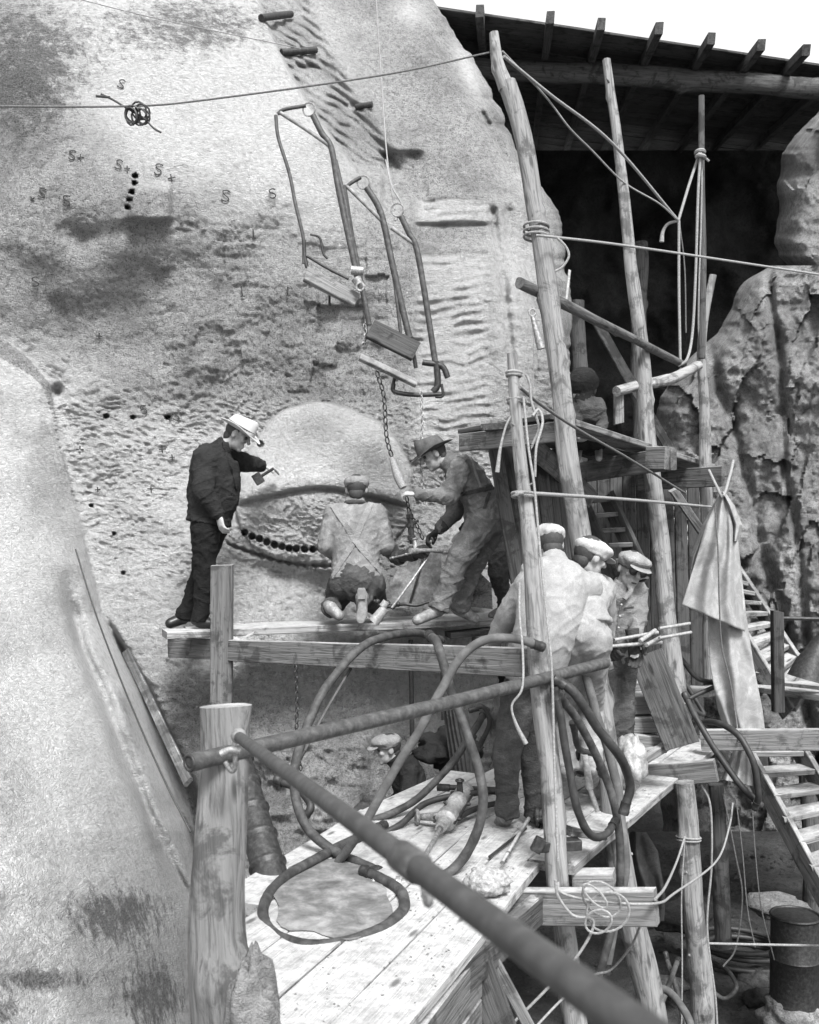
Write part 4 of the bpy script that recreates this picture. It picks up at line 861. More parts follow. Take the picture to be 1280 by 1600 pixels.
hose([(690, 1000, 7.5), (655, 990, 6.8), (600, 995, 6.3), (555, 1020, 6.0), (510, 1075, 5.8), (470, 1160, 5.6), (460, 1230, 5.5), (478, 1290, 5.4), (520, 1328, 5.3), (570, 1352, 5.15), (592, 1362, 5.1)], .030, 'dark hose bowed out at left beyond the rail pipe', 'hose')
hose([(548, 1045, 6.6), (510, 1110, 6.5), (470, 1185, 6.4)], .010, 'thin air line beside the bowed dark hose', 'hose_l')
hose([(600, 1290, 5.8), (540, 1318, 5.45), (480, 1350, 5.1), (432, 1382, 4.85), (411, 1420, 4.55), (424, 1456, 4.35), (470, 1476, 4.18), (530, 1474, 4.2), (590, 1455, 4.3), (627, 1425, 4.5), (628, 1395, 4.72), (595, 1374, 4.9), (570, 1360, 5.0)], .030, 'hose laid in a wide ring on the white deck', 'hose')
hose([(432, 1218, 6.6), (470, 1235, 6.5), (485, 1262, 6.4), (470, 1280, 6.4)], .03, 'short dark hose end against the crag', 'hose_d')
hose([(555, 1290, 6.0), (600, 1275, 6.0), (650, 1250, 6.1), (700, 1200, 6.2), (735, 1150, 6.3), (760, 1110, 6.5)], .026, 'hose rising from the deck toward the blurred worker legs', 'hose')
hose([(560, 1320, 5.7), (620, 1292, 5.8), (665, 1255, 6.0), (720, 1242, 6.1), (770, 1235, 6.2)], .022, 'dark hose lying back toward the standing legs', 'hose_d')
hose([(690, 1295, 5.7), (740, 1265, 6.0), (800, 1250, 6.3)], .02, 'short hose length passing behind the deck drill', 'hose_d')
hose([(735, 1110, 6.4), (755, 1105, 6.4), (765, 1130, 6.4), (750, 1165, 6.4)], .018, 'small dark hose loop by the standing legs', 'hose_d')
hose([(868, 1062, 5.1), (900, 1085, 5.1), (935, 1140, 5.15), (968, 1180, 5.2), (984, 1225, 5.3), (975, 1270, 5.3)], .028, 'uppermost dark hose bulging right of the near pole', 'hose_d')
hose([(866, 1075, 5.1), (878, 1130, 5.1), (890, 1200, 5.1), (902, 1265, 5.1), (925, 1305, 5.15), (950, 1300, 5.3), (962, 1282, 5.4)], .024, 'dark hose sagging in a U below the near pole', 'hose_d')
hose([(912, 1040, 5.9), (930, 1110, 5.8), (950, 1170, 5.75), (966, 1240, 5.7), (974, 1310, 5.6), (976, 1370, 5.6), (960, 1440, 5.6), (945, 1520, 5.6)], .030, 'grey hose running down beside the tallest pole', 'hose_l')
hose([(875, 1090, 5.3), (905, 1130, 5.4), (945, 1210, 5.5), (966, 1290, 5.5), (968, 1400, 5.5), (955, 1460, 5.4), (930, 1540, 5.4)], .026, 'second hose bundled against the tallest pole foot', 'hose')
hose([(895, 1130, 5.5), (905, 1170, 5.6), (930, 1180, 5.7), (940, 1210, 5.8)], .02, 'short dark hose bend behind the sagging one', 'hose_d')
hose([(1070, 1085, 7.4), (1095, 1135, 7.2), (1130, 1190, 7.1), (1165, 1235, 7.0), (1188, 1258, 7.0)], .026, 'black hose slanting over the canvas foot', 'hose_d')
hose([(1085, 1130, 7.4), (1115, 1128, 7.2), (1150, 1145, 7.0), (1175, 1185, 6.9), (1185, 1240, 6.9), (1180, 1262, 6.95)], .026, 'black hose arched over the end of the far deck', 'hose_d')
hose([(1065, 1030, 8.3), (1090, 1060, 8.3), (1120, 1070, 8.3), (1075, 1095, 8.2), (1100, 1115, 8.2), (1060, 1050, 8.3)], .022, 'tangle of dark hose on the ledge behind the deck', 'hose_d')
hose([(1010, 1540, 6.5), (1045, 1550, 6.4), (1075, 1590, 6.2), (1085, 1640, 6.0)], .028, 'pale hose curling at the bottom beside the propping pole', 'hose_l')
hose([(1060, 1500, 7.6), (1045, 1540, 7.2), (1020, 1600, 7.0)], .022, 'hose crossing down left of the propping pole', 'hose_l')
hose([(1040, 1490, 7.8), (1055, 1540, 7.6), (1070, 1600, 7.4)], .022, 'hose crossing down right toward the propping pole', 'hose')
for i, (cx, cy, R, lb) in enumerate(((1160, 1495, .32, 'lower'), (1165, 1482, .28, 'middle'), (1150, 1470, .30, 'upper'))):
    mb = MB(); mb.torus(P(cx, cy, 9.3), (.05, .0, 1), R, .026, 30, 8, 1.3, (1, 0, 0)); mb.obj('hose_coil', M['hose_d'], None, lb+' turn of coiled hose on the quarry floor', 'hose', HG, smooth=True)
hose([(1110, 1500, 8.6), (1140, 1520, 8.2), (1150, 1545, 8.0), (1130, 1560, 8.0), (1105, 1540, 8.0)], .02, 'loose hose loop on the quarry floor', 'hose')
# hose coupling on the deck
mb = MB()
for i in range(7): c = P(585+i*9, 1381+(i % 2), 4.93); mb.tube([c-Vector((.007, 0, 0)), c+Vector((.012, 0, 0))], .037 if i % 2 == 0 else .030, 14)
mb.tube(PP([(580, 1381), (648, 1386)], 4.93), .027, 14)
for i in (0, 3, 6): mb.cap(P(585+i*9, 1388, 4.9), P(585+i*9, 1396, 4.9), .008, .008)
mb.obj('hose_coupling', M['steel'], None, 'ribbed hose coupling lying at the edge of the hose ring', 'coupling', smooth=True)

# ================================================ tools
def drill(name, A, B, r, label, mats=('steel', 'iron'), rod=None, handles=True, cat='drill'):
    A = Vector(A); B = Vector(B); t = empty(name, A, label, cat); x = (B-A).normalized(); L = (B-A).length; u = x.cross(Vector((0, 0, 1))).normalized(); v = u.cross(x)
    mb = MB(); prof = [(0, .6), (.06, .62), (.07, .95), (.2, .98), (.22, .75), (.34, .75), (.36, 1.05), (.48, 1.05), (.5, .8), (.72, .8), (.74, 1.1), (.86, 1.1), (.88, .7), (1, .55)]
    mb.tube([A+x*L*a for a, _ in prof], [r*b for _, b in prof], 18); mb.obj('cylinder', M[mats[0]], t, smooth=True)
    mb = MB()
    for s_ in (-1, 1):
        mb.tube([A+x*L*.1+u*s_*r*1.05, A+x*L*.9+u*s_*r*1.05], r*.14, 8)
        for q in (.15, .42, .8): mb.cap(A+x*L*q+u*s_*r*.9, A+x*L*q+u*s_*r*1.3, r*.2, r*.2)
    mb.obj('side_bolts', M[mats[1]], t, smooth=True)
    if handles:
        mb = MB(); mb.tube([A+x*L*.03-u*r*3.2, A+x*L*.0, A+x*L*.03+u*r*3.2], r*.3, 10)
        for s_ in (-1, 1): mb.tube([A+x*L*.03+u*s_*r*1.9, A+x*L*.03+u*s_*r*3.3], r*.42, 10)
        mb.obj('handle', M[mats[1]], t, smooth=True)
    mb = MB(); mb.cap(A+x*L*.3+v*r*.6, A+x*L*.3+v*r*2.0, r*.38, r*.3); mb.torus(A+x*L*.3+v*r*2.0, v, r*.4, r*.12); mb.obj('valve', M[mats[1]], t, smooth=True)
    if rod: mb = MB(); mb.tube([B-x*.02, Vector(rod)], .012, 8); mb.torus(B+x*.03, x, .022, .007); mb.obj('drill_steel', M['steel'], t, smooth=True)
    return t
drill('rock_drill', D2(730, 1262)+Vector((0, 0, .12)), D2(690, 1312)+Vector((0, 0, .07)), .055, 'pale dusty rock drill lying on the deck in front of the standing legs', ('bright', 'iron'), rod=D2(663, 1345)+Vector((0, 0, .02)))
mb = MB(); mb.tube([D2(658, 1290)+Vector((0, 0, .05)), D2(690, 1296)+Vector((0, 0, .07))], [.02, .028], 12); mb.torus(D2(652, 1290)+Vector((0, 0, .05)), (1, .2, 0), .035, .012); mb.obj('hose_fitting', M['steel'], None, 'wheel shaped hose fitting beside the pale drill', 'fitting', smooth=True)
drill('rock_drill', D2(885, 1242)+Vector((0, 0, .18)), D2(942, 1232)+Vector((0, 0, .14)), .06, 'grimy rock drill lying right of the near pole', ('steel', 'iron'))
drill('rock_drill', D2(835, 1290)+Vector((0, 0, .06)), D2(875, 1292)+Vector((0, 0, .06)), .07, 'black drill body behind the foot of the near pole', ('iron', 'iron'), handles=False)
drill('rock_drill', P(668, 860, 7.85), P(612, 874, 8.1), .055, 'pneumatic drill held low by the bent man', ('iron', 'steel'))
drill('jack_drill', P(640, 800, 7.95), P(644, 850, 7.95), .03, 'small upright tool hung on the chains before the bent man', ('iron', 'iron'))
tubeo('drill_rod', PP([(668, 872, 7.9), (640, 912, 7.8), (612, 950, 7.75)]), .010, M['steel'], 'thin steel rod slanting from the held drill to the plank', 'rod')
mb = MB(); mb.tube(PP([(584, 972), (602, 950)], 7.75), [.045, .036], 14); mb.tube(PP([(598, 948), (604, 940)], 7.75), .03, 10); mb.obj('tool_socket', M['bright'], None, 'stubby pale cylinder on the plank beside the kneeling shoe', 'tool', smooth=True)
mb = MB()
for x, y in ((590, 940), (598, 946), (606, 942), (614, 948), (622, 944)): mb.sph(P(x, y, 7.9), .022)
mb.tube(crom(PP([(584, 938), (600, 948), (630, 944), (650, 946), (670, 940)], 7.9), 4), .013, 8); mb.obj('fittings', M['iron'], None, 'oily cluster of fittings behind the stubby pale cylinder', 'fittings', smooth=True)
sh = empty('sheet_iron_scoop', P(620, 950, 8.6), 'dark slanting sheet iron tray behind the held drill', 'tray')
mb = MB(); pts = PP([(592, 950, 8.5), (690, 950, 8.5), (690, 862, 8.75), (632, 868, 8.75)]); mb.add(pts+[p+Vector((0, .03, 0)) for p in pts], [(0, 1, 2, 3), (7, 6, 5, 4), (0, 4, 5, 1), (1, 5, 6, 2), (2, 6, 7, 3), (3, 7, 4, 0)]); mb.obj('sheet', M['pipe_l'], sh)
tubeo('tray_edge', PP([(640, 945, 8.45), (652, 905, 8.5), (662, 868, 8.6)]), .01, M['iron'], parent=sh)
# sacking broom
br = empty('broom', D2(765, 1400), 'dusty sacking mop with wooden handle at the deck edge', 'broom')
lump('mop_head', D2(762, 1398)+Vector((0, 0, .06)), (.105, .09, .065), M['fuzz'], None, None, 12, 4, amp=.22, parent=br, freq=3)
tubeo('handle', [D2(785, 1378)+Vector((0, 0, .09)), D2(826, 1296)+Vector((0, 0, .06))], .012, M['beamw'], parent=br)
tubeo('steel_rod', [D2(765, 1345)+Vector((0, 0, .02)), D2(822, 1300)+Vector((0, 0, .02))], .008, M['iron'], 'thin dark rod lying next to the mop handle', 'rod')
mb = MB(); a = P(850, 1322, 5.0); mb.box(P(838, 1322, 5.1), P(905, 1318, 5.15), .08, .05); mb.box(P(836, 1330, 5.05), P(846, 1310, 5.05), .05, .05); mb.obj('sledge_head', M['iron'], None, 'dark iron wedge lying behind the near pole foot', 'wedge')
board('wood_block', P(885, 1296, 5.2), P(940, 1302, 5.3), .09, .05, M['board'], 'short wood block on the deck right of the near pole', 'block')
mb = MB(); mb.tube(PP([(914, 1180), (922, 1232)], 5.6), [.016, .022], 10); mb.tube(PP([(922, 1232), (934, 1268)], 5.6), .014, 10); mb.obj('drill_bit', M['bright'], None, 'pale drill bit upright among the dark hoses', 'drill bit', smooth=True)
# drill steels carried by the young worker
for i, (x0, y0, x1, y1, r) in enumerate(((948, 1010, 1034, 1004, .012), (960, 1000, 1028, 988, .011), (1000, 1002, 1024, 985, .014), (1010, 1008, 1032, 996, .013), (1030, 982, 1078, 974, .010), (1030, 997, 1080, 988, .010))):
    tubeo('drill_steel', PP([(x0, y0, 6.2), (x1, y1, 6.35)]), r, M['bright'], ['longest', 'upper', 'stubby', 'lower stubby', 'far upper', 'far lower'][i]+' pale drill steel in the bundle the young capped worker holds', 'rod', 'pale drill steels')

# ================================================ PEOPLE
dg = None
def fuse(mb, voxel, smooth=3, disp=None):
    me = rawmesh(mb.v, mb.f); o = bpy.data.objects.new('tmp', me); C.objects.link(o)
    bm = bmesh.new(); bm.from_mesh(me); bmesh.ops.recalc_face_normals(bm, faces=bm.faces); bm.to_mesh(me); bm.free()
    r = o.modifiers.new('r', 'REMESH'); r.mode = 'VOXEL'; r.voxel_size = voxel
    s_ = o.modifiers.new('s', 'SMOOTH'); s_.factor = .5; s_.iterations = smooth
    g = bpy.context.evaluated_depsgraph_get(); e = o.evaluated_get(g); out = bpy.data.meshes.new_from_object(e)
    bpy.data.objects.remove(o); n = len(out.vertices)
    if disp and n:
        co = np.empty(n*3); out.vertices.foreach_get('co', co); co = co.reshape(-1, 3); nr = np.empty(n*3); out.vertex_normals.foreach_get('vector', nr) if hasattr(out, 'vertex_normals') else None
        nr = nr.reshape(-1, 3); amp, fr, sd = disp
        x, y, z = co.T*fr
        wp = vn(x*.6, y*.6, z*.6+sd)*1.4
        a_ = 1-np.abs(vn(x*.55+wp+z*.8, y*.55+wp, z*1.5-x*.9+sd)); b_ = 1-np.abs(vn(x*1.6-z*.9, y*.8+wp*.6, z*1.1+x*1.2+sd+9))
        h = 1.5*(a_**5-.25)+.8*(b_**4-.25)+.45*vn(x*.5, y*.5, z*.5+sd)
        co = co+nr*(amp*h)[:, None]; out.vertices.foreach_set('co', co.reshape(-1)); out.update()
    return out
def hand(mb, W, d, n, s=1.0, curl=.6, r=1.0):
    d = Vector(d).normalized(); n = Vector(n); n = (n-d*n.dot(d)).normalized(); u = d.cross(n)
    W = Vector(W); c = W+d*.045*s
    mb.loft([(W, u*.027*s, n*.02*s), (c, u*.040*s, n*.017*s), (W+d*.09*s, u*.041*s, n*.015*s)], 12)
    for i, l in enumerate((.068, .076, .07, .054)):
        b = W+d*.088*s+u*(-.030+.020*i)*s; a1 = curl*.7; k1 = b+(d*math.cos(a1)+n*math.sin(a1))*l*.5*s; a2 = curl*1.7
        k2 = k1+(d*math.cos(a2)+n*math.sin(a2))*l*.5*s; mb.cap(b, k1, .0098*s*r, .009*s*r); mb.cap(k1, k2, .009*s*r, .0078*s*r)
    b = W+d*.025*s-u*.03*s; k1 = b+(d*.6-u*.7+n*.35).normalized()*.042*s; k2 = k1+(d*.85-u*.1+n*.5).normalized()*.032*s
    mb.cap(b, k1, .014*s, .0115*s*r); mb.cap(k1, k2, .0115*s*r, .0095*s*r)
def person(label, J, look, hup=(0, 0, 1), jm='jacket', tm='denim_d', bm_='leather', hat=None, build=1.0, hands=None, glove=None, skirt=.0, belly=0, arms=1.0, legs=1.0, voxel=.0085, fold=.008, front=None, boots=True, scale=1.0, hl_=1.0, sole=False, coat=None, extra=None):
    J = {k: P(*v) for k, v in J.items()}; look = Vector(look).normalized(); hup = Vector(hup); hup = (hup-look*hup.dot(look)).normalized(); hs = look.cross(hup).normalized()
    b = build; S = scale
    sv = (J['sl']-J['sr']); sv = sv.normalized(); hv = (J['hl']-J['hr']).normalized()
    spine = [J['pelvis'], J['waist'], J['chest'], J['neck']]
    def tors(mb, k, sh_):
        rings = []; pts = crom(spine, 4); n = len(pts)
        for i, c in enumerate(pts):
            t = i/(n-1); ax = (pts[min(i+1, n-1)]-pts[max(i-1, 0)]).normalized(); s_ = hv.lerp(sv, t); s_ = (s_-ax*s_.dot(ax)).normalized(); f_ = ax.cross(s_)
            wd = float(np.interp(t, [0, .3, .6, .82, .93, 1], [.175, .16, .19, .185, .12, .06])); dp = float(np.interp(t, [0, .3, .6, .85, 1], [.135, .125+belly, .135+belly*.4, .11, .055]))
            rings.append((c, s_*wd*k*S, f_*dp*k*S))
        mb.loft(rings, 24)
        return rings
    # body: one continuous surface
    mb = MB(); tors(mb, .82*b, 0); h = J['head']
    mb.cap(J['neck'], h-hup*.05*S-look*.02, .055*S, .05*S)
    mb.ell(h+hup*.03*S-look*.008, hs*.076*S, look*.096*S, hup*.098*S); mb.ell(h-hup*.045*S+look*.025*S, hs*.056*S, look*.062*S, hup*.068*S)
    mb.ell(h-hup*.092*S+look*.068*S, hs*.026*S, look*.02*S, hup*.02*S)
    mb.cap(h+look*.088*S+hup*.028*S, h+look*.112*S-hup*.012*S, .011*S, .016*S); mb.ell(h+look*.08*S+hup*.045*S, hs*.05*S, look*.018*S, hup*.012*S)
    mb.ell(h-hup*.052*S+look*.086*S, hs*.024*S, look*.010*S, hup*.007*S); mb.ell(h-hup*.066*S+look*.084*S, hs*.022*S, look*.010*S, hup*.007*S)
    for q in (-1, 1):
        mb.ell(h+hs*.078*S*q-look*.005, hs*.012*S, look*.020*S, hup*.033*S); mb.ell(h+look*.066*S+hs*.04*S*q-hup*.012*S, hs*.022*S, look*.02*S, hup*.02*S)
    for q in 'lr':
        mb.cap(J['s'+q], J['e'+q], .047*b*S, .038*b*S); mb.cap(J['e'+q], J['w'+q], .037*b*S, .026*S); mb.cap(J['chest'], J['s'+q], .06*S, .05*S)
        mb.cap(J['h'+q], J['k'+q], .075*b*S, .052*S); mb.cap(J['k'+q], J['a'+q], .05*S, .036*S); mb.cap(J['pelvis'], J['h'+q], .09*b*S, .08*b*S); mb.cap(J['a'+q], J['t'+q], .035*S, .028*S)
        hd = (hands or {}).get(q); dd = (J['w'+q]-J['e'+q]).normalized()
        if hd: dd = Vector(hd[0])
        nn = Vector(hd[1]) if hd else Vector((0, -1, 0)); cu = hd[2] if hd and len(hd) > 2 else .7
        hand(mb, J['w'+q], dd, nn, (.8 if glove and q in glove[1] else 1.05)*S, cu)
    body = mkobj('person', fuse(mb, voxel, 2), None, None, M['skin'], label, 'person')
    # eyes and hair
    for q in (-1, 1):
        m2 = MB(); m2.sph(h+look*.080*S+hs*.031*S*q+hup*.016*S, .0125*S); m2.obj('eye', M['hair'], body, smooth=True)
    m2 = MB(); m2.ell(h+hup*.036*S-look*.022*S, hs*.081*S, look*.092*S, hup*.094*S)
    m2.ell(h-hup*.03*S-look*.055*S, hs*.06*S, look*.045*S, hup*.06*S); m2.obj('hair', M['hair'], body, smooth=True)
    # trousers
    mb = MB(); pe = J['pelvis']
    if legs:
        ax = (J['waist']-pe).normalized(); mb.cap(pe, pe.lerp(J['waist'], .5), .145*b*legs*S, .13*b*S)
        for q in 'lr':
            hh, kk, aa = J['h'+q], J['k'+q], J['a'+q]
            mb.cap(hh, kk, .108*b*legs*S, .082*legs*S); cu = aa.lerp(kk, .2); mb.cap(kk, cu, .082*legs*S, .066*legs*S); ax_ = (cu-kk).normalized(); mb.tube([cu-ax_*.02, cu+ax_*.075], [.07*legs*S, .078*legs*S], 16)
        mkobj('trousers', fuse(mb, .011, 4, (fold*.85, 9/S, 3.0+len(label))), None, body, M[tm])
    # jacket
    mb = MB(); rg = tors(mb, 1.0*b, 0)
    if skirt:
        ax = (J['pelvis']-J['waist']).normalized(); c, s_, f_ = rg[0]; mb.loft([(c+ax*skirt, s_*1.07, f_*1.1), (c+ax*skirt*.4, s_*1.03, f_*1.05), (c-ax*.08, s_*.98, f_)], 24)
    for q in 'lr':
        ss, ee, ww = J['s'+q], J['e'+q], J['w'+q]; mb.cap(J['chest'].lerp(J['neck'], .35), ss, .085*b*S, .078*b*arms*S)
        mb.cap(ss, ee, .074*b*arms*S, .060*b*arms*S); mb.cap(ee, ee.lerp(ww, .93), .060*b*arms*S, .046*arms*S)
    mb.tube([J['neck']-(J['head']-J['neck']).normalized()*.03, J['neck']+(J['head']-J['neck']).normalized()*.055], [.085*S, .072*S], 18)
    jk = mkobj('jacket', fuse(mb, .010, 3, (fold*.75, 11/S, 7.0+len(label)*.7)), None, body, M[jm])
    # shoes
    if boots:
        for q in 'lr':
            aa, to = J['a'+q], J['t'+q]; mb = MB(); kk = J['k'+q]; dr = (to-aa).normalized()
            mb.cap(aa.lerp(kk, .22), aa, .055*S, .052*S); mb.cap(aa, to, .05*S, .042*S); mb.cap(aa, aa-dr*.035*S, .045*S, .042*S)
            bt = mkobj('boot', fuse(mb, .010, 3), None, body, M[bm_])
            if sole: 
                m2 = MB(); dn = Vector((0, -1, -.1)); m2.loft([(aa+dn*.045-dr*.05, Vector((.045, 0, 0)), dr*.02), (aa+dn*.055, Vector((.042, 0, 0)), dr*.06)], 4) if False else m2.ell(aa.lerp(to, .4)+dn*.048, Vector((.042, 0, 0)), dr*.13, Vector((0, .02, 0))); m2.obj('boot_sole', M['sole'], body, smooth=True)
    # gloves
    if glove:
        for q in glove[1]:
            mb = MB(); hd = (hands or {}).get(q); dd = Vector(hd[0]) if hd else (J['w'+q]-J['e'+q]); nn = Vector(hd[1]) if hd else Vector((0, -1, 0)); cu = hd[2] if hd and len(hd) > 2 else .7
            hand(mb, J['w'+q], dd, nn, 1.22*S, cu, 1.15); dd = dd.normalized(); mb.tube([J['w'+q]-dd*.07, J['w'+q]+dd*.02], [.045, .036], 14)
            mkobj('glove', fuse(mb, .006, 2), None, body, M[glove[0]])
    # hat
    if hat:
        kind, hm, off = hat; c = h+hup*(.055+off)*S; 
        def loc(a, b_, c_): return c+look*a*S+hs*b_*S+hup*c_*S
        if kind == 'fedora':
            mb = MB(); n = 36; rows = []
            prof = [(.104, -.01), (.106, .0), (.101, .03), (.096, .06), (.088, .085), (.072, .098), (.04, .092), (.001, .080)]
            for r, z in prof:
                for k in range(n):
                    a = 2*math.pi*k/n; xx = math.cos(a)*r*1.16; yy_ = math.sin(a)*r*.92; zz = z+(.014*math.cos(a) if z > .05 else 0)
                    if z > .05 and math.cos(a) > .3: yy_ *= .82
                    mb.v.append(loc(xx, yy_, zz))
            for i in range(len(prof)-1):
                for k in range(n): mb.f.append((i*n+k, i*n+(k+1) % n, (i+1)*n+(k+1) % n, (i+1)*n+k))
            o1_ = mb.obj('hat', M[hm], body, smooth=True)
            mb = MB()
            for r in (.098, .125, .15, .168, .168, .15, .125, .098):
                i = len(mb.v)//n; lo = i >= 4
                for k in range(n):
                    a = 2*math.pi*k/n; q = (r-.098)/.07; zz = .028*q*q*abs(math.sin(a))**2 - .022*q*math.cos(a)*(1 if math.cos(a) > 0 else .0)-(.006 if lo else 0)
                    mb.v.append(loc(math.cos(a)*r*1.12, math.sin(a)*r*.95, zz-.004))
            m_ = 8
            for i in range(m_):
                for k in range(n): mb.f.append((i*n+k, i*n+(k+1) % n, ((i+1) % m_)*n+(k+1) % n, ((i+1) % m_)*n+k))
            mb.obj('hat_brim', M[hm], o1_, smooth=True)
            mb = MB(); mb.tube([loc(0, 0, .0), loc(0, 0, .024)], .1, 30, cap=False)
            for i, v in enumerate(mb.v): 
                r_ = v-c; mb.v[i] = c+look*r_.dot(look)*1.19+hs*r_.dot(hs)*.965+hup*r_.dot(hup)
            mb.obj('hat_band', M['felt_d'], o1_, smooth=True)
        elif kind == 'cap':
            mb = MB(); mb.ell(loc(.0, 0, .012), look*.122*S, hs*.105*S, hup*.058*S); mb.ell(loc(.03, 0, .022), look*.10*S, hs*.105*S, hup*.04*S); mb.tube([loc(-.005, 0, -.03), loc(0, 0, .02)], [.095*S, .1*S], 20)
            ct_ = mkobj('cap', fuse(mb, .008, 3, (.003, 14, 2)), None, body, M[hm])
            mb = MB(); mb.ell(loc(.112, 0, -.012), look*.052*S-hup*.012, hs*.075*S, hup*.007*S); mb.obj('cap_peak', M[hm], body, smooth=True)
        elif kind == 'hood':
            mb = MB(); mb.ell(loc(-.01, 0, -.02), look*.122*S, hs*.106*S, hup*.118*S); mb.cap(loc(-.02, 0, -.08), J['neck'], .07*S, .08*S); mkobj('hood', fuse(mb, .009, 3, (.004, 12, 2)), None, body, M[hm])
    return body, jk
def skin_ribbon(jk, body, pts, wd, mat, name='strap', lift=.010):
    me = jk.data; bt = BVHTree.FromPolygons([v.co for v in me.vertices], [p.vertices[:] for p in me.polygons]); q = []
    for a, b in zip(pts[:-1], pts[1:]):
        for i in range(8):
            x = a[0]+(b[0]-a[0])*i/8; y = a[1]+(b[1]-a[1])*i/8; r = P(x, y, 1).normalized(); hit = bt.ray_cast(Vector((0, 0, 0)), r)
            if hit[0]: q.append((hit[0], hit[1]))
    if len(q) < 3: return
    mb = MB(); n = len(q)
    for i in range(n):
        t = (q[min(i+1, n-1)][0]-q[max(i-1, 0)][0]).normalized(); nr = q[i][1]; s_ = t.cross(nr).normalized()
        c = q[i][0]+nr*lift; mb.v += [c-s_*wd-nr*(lift+.01), c-s_*wd*.9, c+s_*wd*.9, c+s_*wd-nr*(lift+.01)]
    for i in range(n-1):
        for k in range(3): mb.f.append((i*4+k, i*4+k+1, i*4+5+k, i*4+4+k))
    mb.obj(name, M[mat], body, smooth=True)

# A. man in dark jacket and pale hat, touching the eyelid (profile, facing right)
d = 8.0
pa, ja = person('man in dark jacket and pale felt hat reaching out to touch the carved eyelid',
 dict(head=(371, 680, d), neck=(346, 700, d), chest=(338, 718, d), waist=(334, 770, d), pelvis=(328, 806, d), sl=(345, 712, d+.20), sr=(320, 718, d-.17), el=(380, 722, d+.24), wl=(410, 728, rdep(424, 730)-.30),
      er=(318, 768, d-.26), wr=(343, 806, d-.22), hl=(333, 822, d+.09), hr=(322, 822, d-.09), kl=(313, 900, d+.12), kr=(318, 898, d-.08), al=(286, 966, d+.18), ar=(313, 971, d-.06), tl=(266, 974, d+.12), tr=(340, 978, d-.05)),
 look=(.86, -.08, -.52), jm='suit', tm='trous', bm_='shoe', hat=('fedora', 'felt', .0), build=1.2, skirt=.06, belly=.05, arms=1.12, legs=.95, fold=.009,
 hands={'l': ((.93, .45, -.15), (.1, .3, -1), .55), 'r': ((.25, -.3, -1), (.5, .4, 0), .8)})
mb = MB(); mb.tube([P(318, 722, 7.62), P(319, 722, 7.62)], .001, 4)
mb2 = MB(); mb2.box(P(399, 741, 8.2), P(408, 755, 8.2), .06, .07); mb2.tube(PP([(404, 747), (418, 738), (428, 732)], 8.2), .012, 8); mb2.obj('brush', M['iron'], None, 'small dark block brush held under the reaching hand', 'brush')
skin_ribbon(ja, pa, [(352, 692), (356, 712), (366, 740), (371, 765)], .028, 'suit', 'lapel', .012)
# B. kneeling man from behind with crossed overall straps
d = 8.15
pb, jb = person('kneeling worker seen from behind with crossed overall straps and cloth cap',
 dict(head=(557, 766, d+.02), neck=(555, 788, d), chest=(555, 812, d), waist=(556, 870, d-.03), pelvis=(557, 905, d-.06), sl=(524, 806, d), sr=(588, 806, d), el=(511, 852, d-.02), wl=(525, 870, d+.28), er=(602, 852, d), wr=(618, 868, d+.2),
      hl=(538, 912, d-.05), hr=(577, 912, d-.05), kl=(522, 945, d+.30), kr=(588, 945, d+.33), al=(517, 950, d-.12), ar=(565, 932, d-.18), tl=(530, 962, d-.16), tr=(566, 962, d-.2)),
 look=(-.05, 1, -.12), jm='shirt_e', tm='denim_d', bm_='leather', hat=('cap', 'cap', -.005), build=1.16, arms=1.15, legs=1.05, fold=.007, sole=False)
mb = MB(); rings = []
for z_, w_, o_ in ((.135, .024, 0), (.115, .034, 0), (.075, .037, .004), (.03, .029, .006), (-.03, .033, .004), (-.075, .044, 0), (-.11, .038, -.004), (-.135, .02, -.006)):
    c = P(565, 946, 7.86)+Vector((o_, 0, z_)); rings.append((c, Vector((w_, 0, 0)), Vector((0, .012, 0))))
mb.loft(rings, 16); mb.box(P(565, 946, 7.845)+Vector((0, 0, .05)), P(565, 946, 7.845)+Vector((0, 0, .12)), .062, .03, (0, 1, 0)); mb.obj('boot_sole', M['sole'], pb, smooth=True)
for s_ in ([(520, 790), (540, 818), (556, 846), (580, 875), (598, 898)], [(580, 786), (566, 815), (554, 846), (534, 878), (518, 905)]): skin_ribbon(jb, pb, s_, .026, 'denim_e', 'strap', .007)
mb = MB(); mb.torus(P(555, 786, d), (0, .1, 1), .07, .02, 20, 8); mb.obj('neckerchief', M['denim_d'], pb, smooth=True)
# C. bent man in overalls and dark hat (profile, facing left)
d = 8.05
pc, jc = person('bent worker in baggy overalls and dark brimmed hat steadying the drill',
 dict(head=(678, 711, d), neck=(703, 722, d), chest=(722, 738, d), waist=(748, 776, d), pelvis=(760, 806, d), sl=(718, 732, d-.18), sr=(712, 740, d+.18), el=(702, 776, d-.24), wl=(652, 772, d-.20), er=(712, 800, d+.2), wr=(686, 828, d+.05),
      hl=(757, 812, d-.09), hr=(766, 822, d+.09), kl=(716, 874, d-.12), kr=(738, 886, d+.16), al=(685, 954, d-.1), ar=(716, 952, d+.26), tl=(652, 969, d-.12), tr=(742, 966, d+.26)),
 look=(-.88, -.15, -.45), jm='denim', tm='denim', bm_='leather', hat=('fedora', 'felt_d', -.005), build=1.08, arms=1.1, legs=1.12, fold=.012,
 hands={'l': ((-1, .05, .05), (0, .3, -1), 1.0), 'r': ((-.8, -.1, -.6), (0, -.3, -1), 1.0)}, glove=('glove', 'r'))
